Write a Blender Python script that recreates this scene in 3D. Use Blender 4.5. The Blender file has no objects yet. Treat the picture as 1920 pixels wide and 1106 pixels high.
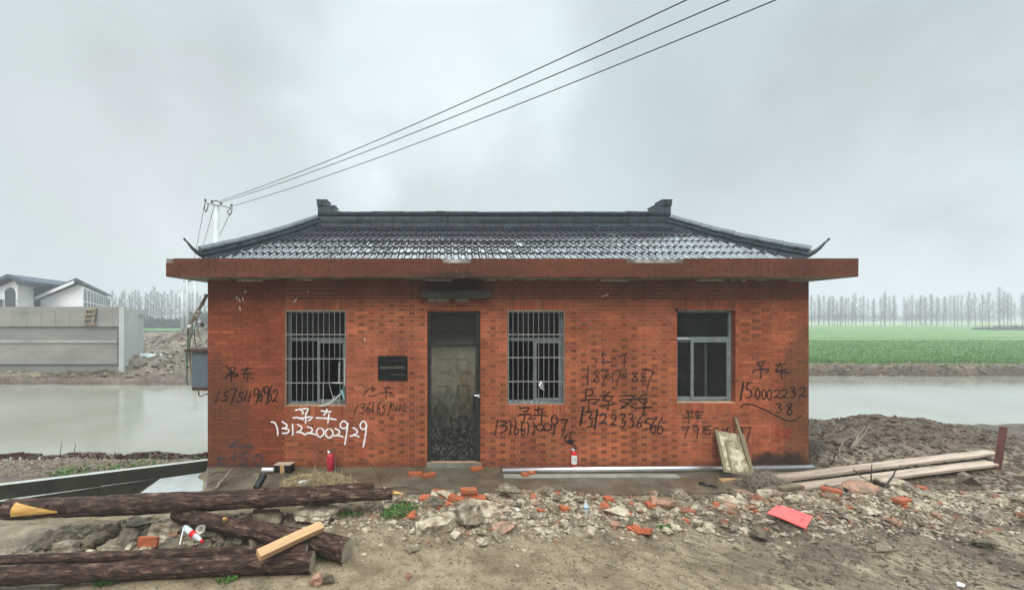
import bpy, bmesh, math, random
import numpy as np
from mathutils import Vector, Matrix
R = math.radians
rnd = random.Random(7)
nr = np.random.RandomState(5)
sc = bpy.context.scene
col = sc.collection

# ------------------------------------------------------------------ camera, world, sun, exposure
F = 720.0; PX = 840.0; PY = 596.0; EYE = 2.8       # focal length / vanishing point in the photograph's pixels
cd = bpy.data.cameras.new('camera'); cam = bpy.data.objects.new('camera', cd); col.objects.link(cam)
cam.location = (0, 0, EYE); cam.rotation_euler = (R(90), 0, 0)
cd.sensor_fit = 'HORIZONTAL'; cd.sensor_width = 36; cd.lens = 36 * F / 1920
cd.shift_x = (960 - PX) / 1920; cd.shift_y = (PY - 553) / 1920
cd.clip_start = 0.05; cd.clip_end = 3000
sc.camera = cam
SUN_EL, SUN_AZ = R(50), R(200)
w = bpy.data.worlds.new('World'); sc.world = w; w.use_nodes = True
nt = w.node_tree; nt.nodes.clear()
def WN(t, **k):
    n = nt.nodes.new(t)
    for a, b in k.items(): setattr(n, a, b)
    return n
wout = WN('ShaderNodeOutputWorld'); bg = WN('ShaderNodeBackground'); nt.links.new(bg.outputs[0], wout.inputs[0])
sky = WN('ShaderNodeTexSky', sky_type='NISHITA', sun_disc=False, sun_elevation=SUN_EL, sun_rotation=SUN_AZ, air_density=1.0, dust_density=6.0)
tc = WN('ShaderNodeTexCoord'); sep = WN('ShaderNodeSeparateXYZ'); nt.links.new(tc.outputs['Generated'], sep.inputs[0])
mp = WN('ShaderNodeMapping'); mp.inputs['Scale'].default_value = (1.0, 1.0, 1.5); mp.inputs['Location'].default_value = (0.35, 0.2, 0.1)
nt.links.new(tc.outputs['Generated'], mp.inputs[0])
n1 = WN('ShaderNodeTexNoise'); n1.inputs['Scale'].default_value = 1.9; n1.inputs['Detail'].default_value = 5; n1.inputs['Roughness'].default_value = .48
nt.links.new(mp.outputs[0], n1.inputs['Vector'])
cr = WN('ShaderNodeValToRGB'); nt.links.new(n1.outputs['Fac'], cr.inputs[0])
cr.color_ramp.elements[0].position = .33; cr.color_ramp.elements[0].color = (.565, .675, .70, 1)
cr.color_ramp.elements[1].position = .66; cr.color_ramp.elements[1].color = (.67, .725, .75, 1)
e = cr.color_ramp.elements.new(.5); e.color = (.62, .70, .72, 1)
mr = WN('ShaderNodeMapRange', interpolation_type='SMOOTHSTEP'); nt.links.new(sep.outputs['Z'], mr.inputs[0])   # overcast dome brighter overhead, boosted above the view to add light and roof glints
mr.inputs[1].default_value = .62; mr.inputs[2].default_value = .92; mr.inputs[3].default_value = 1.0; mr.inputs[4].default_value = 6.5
# broad thick and thin parts of the cloud deck, ragged by noise
nw = WN('ShaderNodeTexNoise'); nw.inputs['Scale'].default_value = 2.6; nw.inputs['Detail'].default_value = 5; nt.links.new(tc.outputs['Generated'], nw.inputs['Vector'])
def WM(op, a, b=0.0, clamp=False):
    q = WN('ShaderNodeMath', operation=op, use_clamp=clamp)
    for i, v in enumerate((a, b)):
        if hasattr(v, 'links'): nt.links.new(v, q.inputs[i])
        else: q.inputs[i].default_value = v
    return q.outputs[0]
nz_ = WM('MULTIPLY', WM('SUBTRACT', nw.outputs['Fac'], .5), .22); dens = mr.outputs[0]
nrm_ = WN('ShaderNodeVectorMath', operation='NORMALIZE'); nt.links.new(tc.outputs['Generated'], nrm_.inputs[0])
for (px, py, rad, amt) in ((800, 50, 24, .26), (1510, 190, 20, -.17), (400, 210, 15, -.11), (1000, 400, 24, .09), (1760, 440, 24, .18), (520, 440, 22, .13), (1880, 40, 16, -.10)):
    d = Vector(((px - PX) / F, 1, (PY - py) / F)).normalized(); dp = WN('ShaderNodeVectorMath', operation='DOT_PRODUCT'); nt.links.new(nrm_.outputs[0], dp.inputs[0]); dp.inputs[1].default_value = d
    q = WN('ShaderNodeMapRange', interpolation_type='SMOOTHSTEP'); nt.links.new(WM('ADD', dp.outputs['Value'], nz_), q.inputs[0]); q.inputs[1].default_value = math.cos(R(rad)); q.inputs[2].default_value = 1.0; q.inputs[3].default_value = 1.0; q.inputs[4].default_value = 1.0 + amt
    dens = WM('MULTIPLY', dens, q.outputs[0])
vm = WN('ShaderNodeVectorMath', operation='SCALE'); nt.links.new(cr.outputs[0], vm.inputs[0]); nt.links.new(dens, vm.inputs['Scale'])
sk = WN('ShaderNodeVectorMath', operation='SCALE'); nt.links.new(sky.outputs[0], sk.inputs[0]); sk.inputs['Scale'].default_value = .08
ad = WN('ShaderNodeMix', data_type='RGBA'); ad.inputs[0].default_value = .96
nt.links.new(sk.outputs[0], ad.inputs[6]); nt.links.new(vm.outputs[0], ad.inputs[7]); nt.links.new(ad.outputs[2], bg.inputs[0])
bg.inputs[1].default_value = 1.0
sl = bpy.data.lights.new('sun', 'SUN'); sun = bpy.data.objects.new('sun', sl); col.objects.link(sun)
sl.energy = 2.0; sl.angle = R(35); sl.color = (1, .97, .92)
sd = Vector((math.sin(SUN_AZ) * math.cos(SUN_EL), math.cos(SUN_AZ) * math.cos(SUN_EL), math.sin(SUN_EL)))
sun.rotation_euler = sd.to_track_quat('Z', 'Y').to_euler()
sc.view_settings.view_transform = 'Standard'; sc.view_settings.look = 'None'; sc.view_settings.exposure = 0.08; sc.view_settings.gamma = 1
sc.render.engine = 'CYCLES'
sc.cycles.use_denoising = True
sc.cycles.max_bounces = 6; sc.cycles.diffuse_bounces = 3; sc.cycles.glossy_bounces = 3; sc.cycles.transparent_max_bounces = 16
sc.cycles.volume_bounces = 0

# ------------------------------------------------------------------ helpers
def P(px, py, Y): return Vector(((px - PX) / F * Y, Y, EYE - (py - PY) / F * Y))
def lerp(a, b, t): return a + (b - a) * t
def sst(a, b, x):
    t = np.clip((x - a) / (b - a), 0, 1); return t * t * (3 - 2 * t)
_tab = np.random.RandomState(11).rand(256, 256)
def vnoise(x, y):
    xi = np.floor(x).astype(int); yi = np.floor(y).astype(int); fx = x - xi; fy = y - yi
    fx = fx * fx * (3 - 2 * fx); fy = fy * fy * (3 - 2 * fy)
    a = _tab[xi & 255, yi & 255]; b = _tab[(xi + 1) & 255, yi & 255]; c = _tab[xi & 255, (yi + 1) & 255]; d = _tab[(xi + 1) & 255, (yi + 1) & 255]
    return (a + (b - a) * fx) * (1 - fy) + (c + (d - c) * fx) * fy
def fbm(x, y, o=4):
    s = 0; a = .5; x = np.asarray(x, float); y = np.asarray(y, float)
    for i in range(o): s = s + a * (vnoise(x + 17.3 * i, y + 5.1 * i) - .5); a *= .5; x = x * 2.03; y = y * 2.03
    return s * 2

class MB:
    def __init__(s): s.v = []; s.f = []; s.c = []; s.m = []
    def add(s, vs, fs, c=None, m=0):
        o = len(s.v); s.v += [tuple(p) for p in vs]
        for f in fs: s.f.append(tuple(i + o for i in f)); s.c.append(c); s.m.append(m)
        return s
    def box(s, a, b, c=None, m=0, M=None):
        (x0, y0, z0), (x1, y1, z1) = a, b
        vs = [(x0,y0,z0),(x1,y0,z0),(x1,y1,z0),(x0,y1,z0),(x0,y0,z1),(x1,y0,z1),(x1,y1,z1),(x0,y1,z1)]
        if M is not None: vs = [M @ Vector(v) for v in vs]
        return s.add(vs, [(0,3,2,1),(4,5,6,7),(0,1,5,4),(1,2,6,5),(2,3,7,6),(3,0,4,7)], c, m)
    def tube(s, pts, r, n=8, c=None, m=0, cap=True):
        pts = [Vector(p) for p in pts]; k = len(pts)
        rs = r if isinstance(r, (list, tuple)) else [r] * k
        vs = []; up = None
        for i, p in enumerate(pts):
            d = (pts[min(i + 1, k - 1)] - pts[max(i - 1, 0)]).normalized()
            if up is None: up = d.orthogonal().normalized()
            up = (up - d * up.dot(d))
            up = up.normalized() if up.length > 1e-6 else d.orthogonal().normalized()
            sd_ = d.cross(up)
            for j in range(n):
                a = 2 * math.pi * j / n; vs.append(p + (up * math.cos(a) + sd_ * math.sin(a)) * rs[i])
        fs = [(i*n+j, i*n+(j+1)%n, (i+1)*n+(j+1)%n, (i+1)*n+j) for i in range(k-1) for j in range(n)]
        if cap: fs += [tuple(range(n-1, -1, -1)), tuple(range((k-1)*n, k*n))]
        return s.add(vs, fs, c, m)
    def lathe(s, prof, n=20, M=None, c=None, m=0):
        vs = []
        for (r, z) in prof:
            for j in range(n):
                a = 2*math.pi*j/n; vs.append(Vector((r*math.cos(a), r*math.sin(a), z)))
        if M is not None: vs = [M @ v for v in vs]
        k = len(prof)
        fs = [(i*n+j, i*n+(j+1)%n, (i+1)*n+(j+1)%n, (i+1)*n+j) for i in range(k-1) for j in range(n)] + [tuple(range(n-1,-1,-1)), tuple(range((k-1)*n, k*n))]
        return s.add(vs, fs, c, m)
    def prism(s, poly, y0, y1, c=None, m=0):     # poly in xz, extruded along y
        n = len(poly); vs = [(x, y0, z) for x, z in poly] + [(x, y1, z) for x, z in poly]
        return s.add(vs, [tuple(range(n))[::-1] if False else tuple(range(n)), tuple(range(2*n-1, n-1, -1))] + [(i, i+n, (i+1)%n+n, (i+1)%n) for i in range(n)], c, m)
    def build(s, name, mat, parent=None, smooth=False, fix=True, loc=None):
        me = bpy.data.meshes.new(name); me.from_pydata(s.v, [], s.f); me.update()
        mats = mat if isinstance(mat, (list, tuple)) else [mat]
        for m in mats: me.materials.append(m)
        if len(mats) > 1: me.polygons.foreach_set('material_index', s.m)
        if any(c is not None for c in s.c):
            at = me.color_attributes.new('Col', 'FLOAT_COLOR', 'CORNER'); arr = []
            for p in me.polygons:
                cc = s.c[p.index] or (1, 1, 1); arr += [cc[0], cc[1], cc[2], 1.0] * p.loop_total
            at.data.foreach_set('color', arr)
        if smooth: me.polygons.foreach_set('use_smooth', [True] * len(me.polygons))
        if fix:
            bm = bmesh.new(); bm.from_mesh(me); bmesh.ops.recalc_face_normals(bm, faces=bm.faces); bm.to_mesh(me); bm.free()
        o = bpy.data.objects.new(name, me); col.objects.link(o)
        if parent is not None: o.parent = parent
        if loc is not None: o.location = loc
        return o
def tag(o, label=None, cat=None, group=None, kind=None):
    if label: o['label'] = label
    if cat: o['category'] = cat
    if group: o['group'] = group
    if kind: o['kind'] = kind
    return o
def empty(name, loc=(0, 0, 0), label=None, cat=None, group=None):
    o = bpy.data.objects.new(name, None); o.empty_display_size = .2; col.objects.link(o); o.location = loc
    return tag(o, label, cat, group)
def adopt(parent, *obs):       # parent meshes modelled in world coordinates
    for o in obs:
        o.parent = parent; o.matrix_parent_inverse = Matrix.Translation(-Vector(parent.location))
def npmesh(name, V, Fq, mat, parent=None, smooth=True, colr=None):
    me = bpy.data.meshes.new(name); V = np.asarray(V, np.float32); Fq = np.asarray(Fq, np.int32)
    me.vertices.add(len(V)); me.vertices.foreach_set('co', V.ravel())
    k = Fq.shape[1]; me.loops.add(Fq.size); me.loops.foreach_set('vertex_index', Fq.ravel())
    me.polygons.add(len(Fq)); me.polygons.foreach_set('loop_start', np.arange(0, Fq.size, k, dtype=np.int32)); me.polygons.foreach_set('loop_total', np.full(len(Fq), k, np.int32))
    me.polygons.foreach_set('use_smooth', np.full(len(Fq), smooth)); me.update(calc_edges=True)
    if colr is not None:
        at = me.color_attributes.new('Col', 'FLOAT_COLOR', 'POINT'); at.data.foreach_set('color', np.asarray(colr, np.float32).ravel())
    me.materials.append(mat); o = bpy.data.objects.new(name, me); col.objects.link(o)
    if parent is not None: o.parent = parent
    return o
def grid_faces(nx, ny):
    i = np.arange(nx - 1)[None, :] + np.arange(ny - 1)[:, None] * nx
    return np.stack([i, i + 1, i + 1 + nx, i + nx], -1).reshape(-1, 4)

class Mat:
    def __init__(s, name, rough=.6, base=(.5, .5, .5), spec=.5, metal=0):
        s.m = bpy.data.materials.new(name); s.m.use_nodes = True; s.t = s.m.node_tree; s.b = s.t.nodes['Principled BSDF']
        s.b.inputs['Roughness'].default_value = rough; s.b.inputs['Base Color'].default_value = (*base, 1)
        s.b.inputs['Specular IOR Level'].default_value = spec; s.b.inputs['Metallic'].default_value = metal
        s.oc = None
    def n(s, t, **k):
        q = s.t.nodes.new(t)
        for a, b in k.items(): setattr(q, a, b)
        return q
    def L(s, a, b): s.t.links.new(a, b)
    def co(s, scale=(1, 1, 1), kind='Object', rot=(0, 0, 0)):
        t = s.n('ShaderNodeTexCoord'); m = s.n('ShaderNodeMapping'); m.inputs['Scale'].default_value = scale; m.inputs['Rotation'].default_value = rot
        if kind == 'World': g = s.n('ShaderNodeNewGeometry'); s.L(g.outputs['Position'], m.inputs[0])
        else: s.L(t.outputs[kind], m.inputs[0])
        return m.outputs[0]
    def noise(s, scale, detail=4, rough=.55, co=None, dist=0):
        q = s.n('ShaderNodeTexNoise'); q.inputs['Scale'].default_value = scale; q.inputs['Detail'].default_value = detail; q.inputs['Roughness'].default_value = rough; q.inputs['Distortion'].default_value = dist
        s.L(co if co is not None else s.co(), q.inputs['Vector']); return q.outputs['Fac']
    def ramp(s, f, stops):
        q = s.n('ShaderNodeValToRGB'); s.L(f, q.inputs[0]); el = q.color_ramp.elements
        while len(el) < len(stops): el.new(.5)
        for i, (p, c) in enumerate(stops):
            el[i].position = p; el[i].color = (*c, 1) if isinstance(c, tuple) else (c, c, c, 1)
        return q.outputs[0]
    def mix(s, f, a, b, mode='MIX'):
        q = s.n('ShaderNodeMix', data_type='RGBA', blend_type=mode)
        for sock, v in ((q.inputs[0], f), (q.inputs[6], a), (q.inputs[7], b)):
            if hasattr(v, 'links'): s.L(v, sock)
            elif isinstance(v, tuple): sock.default_value = (*v, 1)
            else: sock.default_value = v
        return q.outputs[2]
    def math(s, op, a, b=0.0, clamp=False):
        q = s.n('ShaderNodeMath', operation=op); q.use_clamp = clamp
        for i, v in enumerate((a, b)):
            if hasattr(v, 'links'): s.L(v, q.inputs[i])
            else: q.inputs[i].default_value = v
        return q.outputs[0]
    def mrange(s, v, a, b, c=0.0, d=1.0):
        q = s.n('ShaderNodeMapRange', interpolation_type='SMOOTHSTEP'); s.L(v, q.inputs[0])
        for i, x in enumerate((a, b, c, d)): q.inputs[i + 1].default_value = x
        return q.outputs[0]
    def xyz(s, co):
        q = s.n('ShaderNodeSeparateXYZ'); s.L(co, q.inputs[0]); return q.outputs
    def color(s, c): s.L(c, s.b.inputs['Base Color'])
    def rough(s, c): s.L(c, s.b.inputs['Roughness'])
    def bump(s, h, strength=.4, dist=.02):
        q = s.n('ShaderNodeBump'); q.inputs['Strength'].default_value = strength; q.inputs['Distance'].default_value = dist
        s.L(h, q.inputs['Height']); s.L(q.outputs[0], s.b.inputs['Normal'])
    def attr(s, name='Col'):
        q = s.n('ShaderNodeAttribute'); q.attribute_name = name; return q.outputs['Color']
def simple(name, c1, c2=None, scale=8, rough=.6, bump=.2, spec=.25, metal=0, stretch=(1, 1, 1), detail=5, bdist=.01, r2=None):
    m = Mat(name, rough, c1, spec, metal); c2 = c2 or tuple(x * .7 for x in c1)
    f = m.noise(scale, detail, .6, m.co(stretch)); m.color(m.ramp(f, [(.3, c2), (.7, c1)]))
    if bump: m.bump(m.noise(scale * 3, 4, .6, m.co(stretch)), bump, bdist)
    if r2 is not None: m.rough(m.ramp(m.noise(scale * .7, 3, .5, m.co(stretch)), [(.4, rough), (.6, r2)]))
    return m.m

# ------------------------------------------------------------------ materials
def mat_brick():
    m = Mat('brick', .62, (.4, .1, .05), .12); wc = m.co((1, 1, 1), 'World'); a = m.attr()
    f = m.noise(26, 4, .65, wc); c = m.mix(1.0, a, m.ramp(f, [(.25, .72), (.75, 1.2)]), 'MULTIPLY')
    big = m.noise(1.1, 4, .6, wc); c = m.mix(1.0, c, m.ramp(big, [(.3, .66), (.7, 1.16)]), 'MULTIPLY')
    x, y, z = m.xyz(wc)
    # weather staining with its own shape: left corner, right corner, soot over the door
    st = m.noise(2.6, 5, .65, m.co((1.0, 1, .35), 'World'))
    def patch(cx, cz, rx, rz, lo=.35, hi=1.2):
        dx = m.math('DIVIDE', m.math('SUBTRACT', x, cx), rx); dz = m.math('DIVIDE', m.math('SUBTRACT', z, cz), rz)
        d = m.math('ADD', m.math('MULTIPLY', dx, dx), m.math('MULTIPLY', dz, dz))
        d = m.math('ADD', d, m.math('MULTIPLY', m.math('SUBTRACT', st, .5), 2.2))
        return m.mrange(d, lo, hi, 1, 0)
    c = m.mix(m.math('MULTIPLY', patch(-4.3, .7, .75, 1.5), .5), c, (.055, .035, .022))
    c = m.mix(m.math('MULTIPLY', patch(6.75, .9, .75, 1.9), .55), c, (.055, .04, .02))
    c = m.mix(m.math('MULTIPLY', patch(6.1, .05, .95, .32, .3, .9), .9), c, (.02, .018, .014))
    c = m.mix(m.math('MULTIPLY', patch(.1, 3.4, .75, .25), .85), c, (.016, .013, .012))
    c = m.mix(m.math('MULTIPLY', m.mrange(m.math('ADD', z, m.math('MULTIPLY', st, .5)), 3.05, 3.65, 0, 1), .55), c, (.06, .03, .02))  # brick turns darker towards the top of the wall
    c = m.mix(m.math('MULTIPLY', m.mrange(m.math('ADD', z, m.math('MULTIPLY', st, .35)), .12, .42, 1, 0), .55), c, (.05, .032, .022))
    c = m.mix(m.mrange(m.noise(.9, 6, .7, m.co((1.3, 1, .5), 'World')), .54, .72, 0, .26), c, (.085, .04, .024))   # damp blotches
    m.color(c); m.rough(m.ramp(st, [(.35, .45), (.65, .8)])); m.bump(m.noise(90, 3, .6, wc), .25, .004); return m.m
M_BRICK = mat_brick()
def mat_soffit():
    m = Mat('plaster', .8); wc = m.co((1, 1, 1), 'World'); c = m.ramp(m.noise(3, 6, .7, wc), [(.35, (.07, .06, .05)), (.5, (.16, .14, .12)), (.62, (.38, .37, .34))])
    m.color(c); m.bump(m.noise(20, 4, .6, wc), .4, .01); return m.m
M_PLASTER = mat_soffit()
def mat_conc(name, c1, c2, scale=2.5, wet=.3, dark=(.04, .038, .03), streak=(1, 1, 1)):
    m = Mat(name, .6, spec=.25 if c1[0] > .08 else .1); wc = m.co(streak, 'World'); f = m.noise(scale, 7, .65, wc); c = m.ramp(f, [(.3, c2), (.7, c1)])
    f2 = m.noise(scale * .45, 5, .7, wc); c = m.mix(m.mrange(f2, .5, .72, 0, .75), c, dark); m.color(c)
    m.rough(m.ramp(f2, [(.4, .75), (.62, wet)])); m.bump(m.noise(scale * 12, 5, .65, wc), .35, .01); return m.m
M_CONC = mat_conc('concrete', (.30, .29, .24), (.17, .165, .13))
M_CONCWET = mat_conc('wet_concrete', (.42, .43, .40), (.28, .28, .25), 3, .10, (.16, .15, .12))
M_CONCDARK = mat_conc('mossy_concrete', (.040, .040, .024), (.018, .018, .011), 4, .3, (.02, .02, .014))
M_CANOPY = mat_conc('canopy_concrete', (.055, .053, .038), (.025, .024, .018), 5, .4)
M_SLUICE = mat_conc('formed_concrete', (.31, .30, .26), (.215, .21, .18), .6, .6, (.14, .145, .135), (1, 1, 2.5))
M_SLUICE2 = mat_conc('weathered_concrete', (.25, .25, .225), (.19, .192, .175), .6, .5, (.10, .105, .1), (.6, 1, 2.5))
M_LEDGE = mat_conc('ledge_concrete', (.40, .39, .34), (.3, .295, .26), .7, .6, (.22, .22, .2), (1, 1, 2))
M_PALE = mat_conc('pale_concrete', (.50, .52, .50), (.38, .40, .38), .7, .6, (.38, .4, .38))
def mat_tile():
    m = Mat('roof_tile', .3, spec=.6); wc = m.co((1, 1, 1), 'World'); x, y, z = m.xyz(wc)
    f = m.noise(9, 6, .7, wc); m.color(m.ramp(f, [(.3, (.012, .012, .016)), (.55, (.024, .025, .031)), (.75, (.055, .058, .058))]))
    # upper courses are dry and lichened, the lower ones wet
    e = m.math('ADD', z, m.math('MULTIPLY', m.math('SUBTRACT', m.noise(1.2, 4, .6, wc), .5), .5))
    e = m.math('SUBTRACT', e, m.math('MULTIPLY', x, .022))
    wet = m.mrange(e, 4.3, 4.5, 0, 1); base = m.ramp(m.noise(14, 3, .5, wc), [(.3, .03), (.7, .09)])
    m.rough(m.math('ADD', base, m.math('MULTIPLY', wet, .5), True)); m.bump(m.noise(30, 3, .6, wc), .05, .003)
    m.L(m.mrange(wet, 0, 1, .9, .12), m.b.inputs['Specular IOR Level']); m.L(m.mrange(wet, 0, .5, 1, 0), m.b.inputs['Coat Weight']); m.b.inputs['Coat Roughness'].default_value = .03; m.b.inputs['Coat IOR'].default_value = 1.65; return m.m
M_TILE = mat_tile()
def mat_ridge():
    m = Mat('ridge_tile', .45, spec=.5); wc = m.co((1, 1, 1), 'World')
    c = m.ramp(m.noise(7, 6, .7, wc), [(.3, (.022, .030, .040)), (.6, (.048, .064, .078)), (.8, (.10, .125, .125))])
    x, y, z = m.xyz(wc); j = m.n('ShaderNodeTexWave', wave_type='BANDS', bands_direction='X'); j.inputs['Scale'].default_value = .8
    m.L(wc, j.inputs['Vector']); c = m.mix(m.mrange(j.outputs['Fac'], .02, .0, 0, .8), c, (.015, .018, .02))
    m.color(c); m.bump(m.noise(30, 4, .6, wc), .15, .005); m.rough(m.ramp(m.noise(4, 3, .5, wc), [(.35, .22), (.65, .45)])); return m.m
M_RIDGE = mat_ridge()
M_ALU = simple('aluminium', (.20, .235, .23), (.12, .14, .14), 12, .5, .05)
M_BAR = simple('painted_iron', (.30, .30, .28), (.14, .13, .12), 30, .5, .1)
M_BARPALE = simple('pale_bar', (.55, .54, .50), (.35, .33, .3), 30, .5, .1)
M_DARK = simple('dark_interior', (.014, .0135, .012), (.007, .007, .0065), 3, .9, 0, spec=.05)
M_BLACK = simple('black_plastic', (.012, .012, .013), None, 8, .4, .05)
M_WHITEP = simple('white_plastic', (.75, .75, .74), (.6, .6, .58), 8, .4, .05)
M_YEL = simple('split_wood', (.62, .37, .10), (.26, .13, .04), 14, .5, .3, stretch=(.2, 3, 3))
def mat_glass():
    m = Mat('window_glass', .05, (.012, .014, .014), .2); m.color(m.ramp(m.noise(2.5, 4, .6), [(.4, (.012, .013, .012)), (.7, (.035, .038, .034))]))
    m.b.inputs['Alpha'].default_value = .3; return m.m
M_GLASS = mat_glass()
def mat_door():
    m = Mat('door_paint', .5, spec=.12); wc = m.co((1, 1, 1), 'World'); x, y, z = m.xyz(wc)
    c = m.ramp(m.noise(5, 6, .7, wc), [(.3, (.10, .093, .07)), (.7, (.16, .15, .118))])
    rust = m.noise(3, 5, .7, m.co((2, 1, .6), 'World')); rx = m.math('MULTIPLY', m.mrange(x, .15, .3, 0, 1), m.mrange(z, .45, .6, 0, 1)); rx = m.math('MULTIPLY', rx, m.mrange(z, 1.95, 1.7, 0, 1))
    c = m.mix(m.math('MULTIPLY', rx, m.mrange(rust, .4, .6, 0, .8)), c, (.11, .062, .02))
    grime = m.math('ADD', m.math('MULTIPLY', m.noise(9, 6, .75, m.co((1.6, 1, .8), 'World')), .9), m.math('MULTIPLY', z, -.42))
    c = m.mix(m.mrange(grime, -.35, .2, 0, .95), c, (.012, .012, .008))
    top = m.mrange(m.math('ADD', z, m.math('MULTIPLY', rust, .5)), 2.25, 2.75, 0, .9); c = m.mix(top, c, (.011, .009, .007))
    sc_ = m.n('ShaderNodeTexVoronoi', feature='DISTANCE_TO_EDGE'); sc_.inputs['Scale'].default_value = 13; m.L(m.co((2.2, 1, .75), 'World', (0, .35, 0)), sc_.inputs['Vector'])
    s2 = m.math('MULTIPLY', m.mrange(sc_.outputs['Distance'], .0, .09, 1, 0), m.mrange(m.math('ADD', z, m.math('MULTIPLY', m.noise(6, 3, .6, wc), .8)), 1.6, .9, 0, 1))
    s2 = m.math('MULTIPLY', s2, m.mrange(m.noise(14, 3, .6, wc), .42, .58, 0, .8)); c = m.mix(s2, c, (.20, .20, .16)); m.color(c)
    m.rough(m.ramp(rust, [(.4, .35), (.6, .6)])); m.bump(m.noise(30, 4, .6, wc), .2, .004); return m.m
M_DOOR = mat_door()
M_DFRAME = simple('door_frame_paint', (.04, .042, .038), (.012, .012, .011), 14, .4, .2, spec=.2)
def mat_mud():
    m = Mat('mud', .6, spec=.5); wc = m.co((1, 1, 1), 'World'); x, y, z = m.xyz(wc)
    st0 = m.co((1, 1, 1), 'World', (0, 0, R(38))); mq = m.n('ShaderNodeMapping'); mq.inputs['Scale'].default_value = (.42, 1.6, 1); m.L(st0, mq.inputs[0]); st = mq.outputs[0]
    a = m.noise(1.3, 6, .62, wc); d = m.noise(38, 5, .7, wc)
    sm = m.math('ADD', m.math('MULTIPLY', m.noise(5, 7, .62, wc), .55), .235); wx_ = m.mrange(m.math('ADD', x, m.math('MULTIPLY', a, 3.0)), 2.6, 5.2, .25, 1)
    bq = m.mix(wx_, sm, m.noise(9, 8, .72, st)); b = m.xyz(bq)[0]
    c = m.ramp(b, [(.32, (.030, .019, .010)), (.42, (.105, .073, .042)), (.50, (.215, .162, .10)), (.70, (.345, .275, .18))])
    c = m.mix(m.mrange(a, .46, .62, 0, .75), c, (.13, .09, .053))
    c = m.mix(1.0, c, m.ramp(d, [(.3, .62), (.6, 1.15)]), 'MULTIPLY')
    # darker disturbed earth: mound and rubble ridge
    at = m.xyz(m.attr())[0]
    e = m.ramp(m.noise(7, 7, .7, wc), [(.3, (.014, .008, .004)), (.5, (.062, .038, .020)), (.72, (.18, .12, .07))]); c = m.mix(at, c, e)
    m.color(c)
    pud = m.noise(1.7, 5, .6, m.co((.7, 1.5, 1), 'World')); w_ = m.mrange(pud, .46, .56, 0, 1)
    m.rough(m.math('SUBTRACT', m.math('ADD', .48, m.math('MULTIPLY', at, .08)), m.math('MULTIPLY', w_, .40)))
    h = m.math('ADD', m.math('MULTIPLY', b, 1.2), m.math('MULTIPLY', d, .4)); m.bump(h, .9, .04); return m.m
M_MUD = mat_mud()
def mat_apron():
    m = Mat('wet_slab', .2, spec=.5); wc = m.co((1, 1, 1), 'World')
    c = m.ramp(m.noise(1.6, 7, .65, wc), [(.3, (.052, .04, .026)), (.5, (.095, .075, .05)), (.7, (.16, .135, .095))]); m.color(c)
    m.rough(m.ramp(m.noise(1.1, 4, .6, wc), [(.35, .08), (.6, .5)])); m.bump(m.noise(14, 5, .6, wc), .12, .01); return m.m
M_APRON = mat_apron()
def mat_water():
    m = Mat('river_water', .06, (.22, .225, .18), .5); wc = m.co((1, 1, 1), 'World')
    m.color(m.ramp(m.noise(.25, 4, .6, wc), [(.35, (.18, .18, .14)), (.65, (.235, .235, .195))]))
    h = m.math('ADD', m.noise(5, 4, .6, m.co((1, 2.0, 1), 'World')), m.math('MULTIPLY', m.noise(.8, 3, .5, wc), 1.5)); m.bump(h, .13, .03); return m.m
M_WATER = mat_water()
def mat_field():
    m = Mat('crop_field', .7, spec=.2); wc = m.co((1, 1, 1), 'World'); x, y, z = m.xyz(wc)
    f = m.noise(1.3, 6, .7, m.co((.5, 1.2, 1), 'World')); c = m.ramp(f, [(.3, (.06, .125, .032)), (.55, (.095, .19, .05)), (.75, (.15, .25, .08))])
    c = m.mix(1.0, c, m.ramp(m.noise(.06, 4, .6, m.co((.4, 1.4, 1), 'World')), [(.35, .8), (.65, 1.2)]), 'MULTIPLY')
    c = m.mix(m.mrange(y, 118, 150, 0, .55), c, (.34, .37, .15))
    m.color(c); m.bump(m.noise(4, 5, .7, wc), .6, .12); return m.m
M_FIELD = mat_field()
M_BARK = None
def mat_bark():
    m = Mat('log_bark', .55, spec=.22); oc = m.co((1, 1, 1), 'Object')
    st = m.co((.26, 1, 1), 'Object'); b = m.noise(24, 9, .78, st, .6)
    c = m.ramp(b, [(.3, (.008, .004, .003)), (.46, (.034, .015, .010)), (.55, (.09, .045, .030)), (.64, (.30, .195, .135))]); c = m.mix(m.mrange(m.noise(4, 5, .6, oc), .45, .7, 0, .5), c, (.026, .013, .010))
    m.color(c); m.rough(m.ramp(m.noise(5, 3, .5, oc), [(.4, .35), (.6, .65)])); m.bump(b, 1.0, .045); return m.m
M_BARK = mat_bark()
M_CUT = simple('cut_wood', (.36, .31, .23), (.2, .17, .12), 12, .7, .3)
M_TIMBER = simple('sawn_timber', (.50, .31, .16), (.33, .19, .09), 7, .6, .3, stretch=(.2, 3, 3), detail=8)
M_PLANK = simple('wet_plank', (.50, .39, .31), (.17, .115, .08), 5, .4, .3, stretch=(.25, 4, 4), r2=.65, detail=8)
M_OLDWOOD = simple('old_wood', (.24, .19, .12), (.12, .09, .05), 10, .55, .3, stretch=(3, 3, .3))
M_GREYWOOD = simple('grey_stick', (.26, .21, .16), (.12, .09, .07), 12, .7, .3)
M_TWIG = simple('dark_twig', (.055, .038, .028), (.025, .018, .014), 12, .7, .2)
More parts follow.
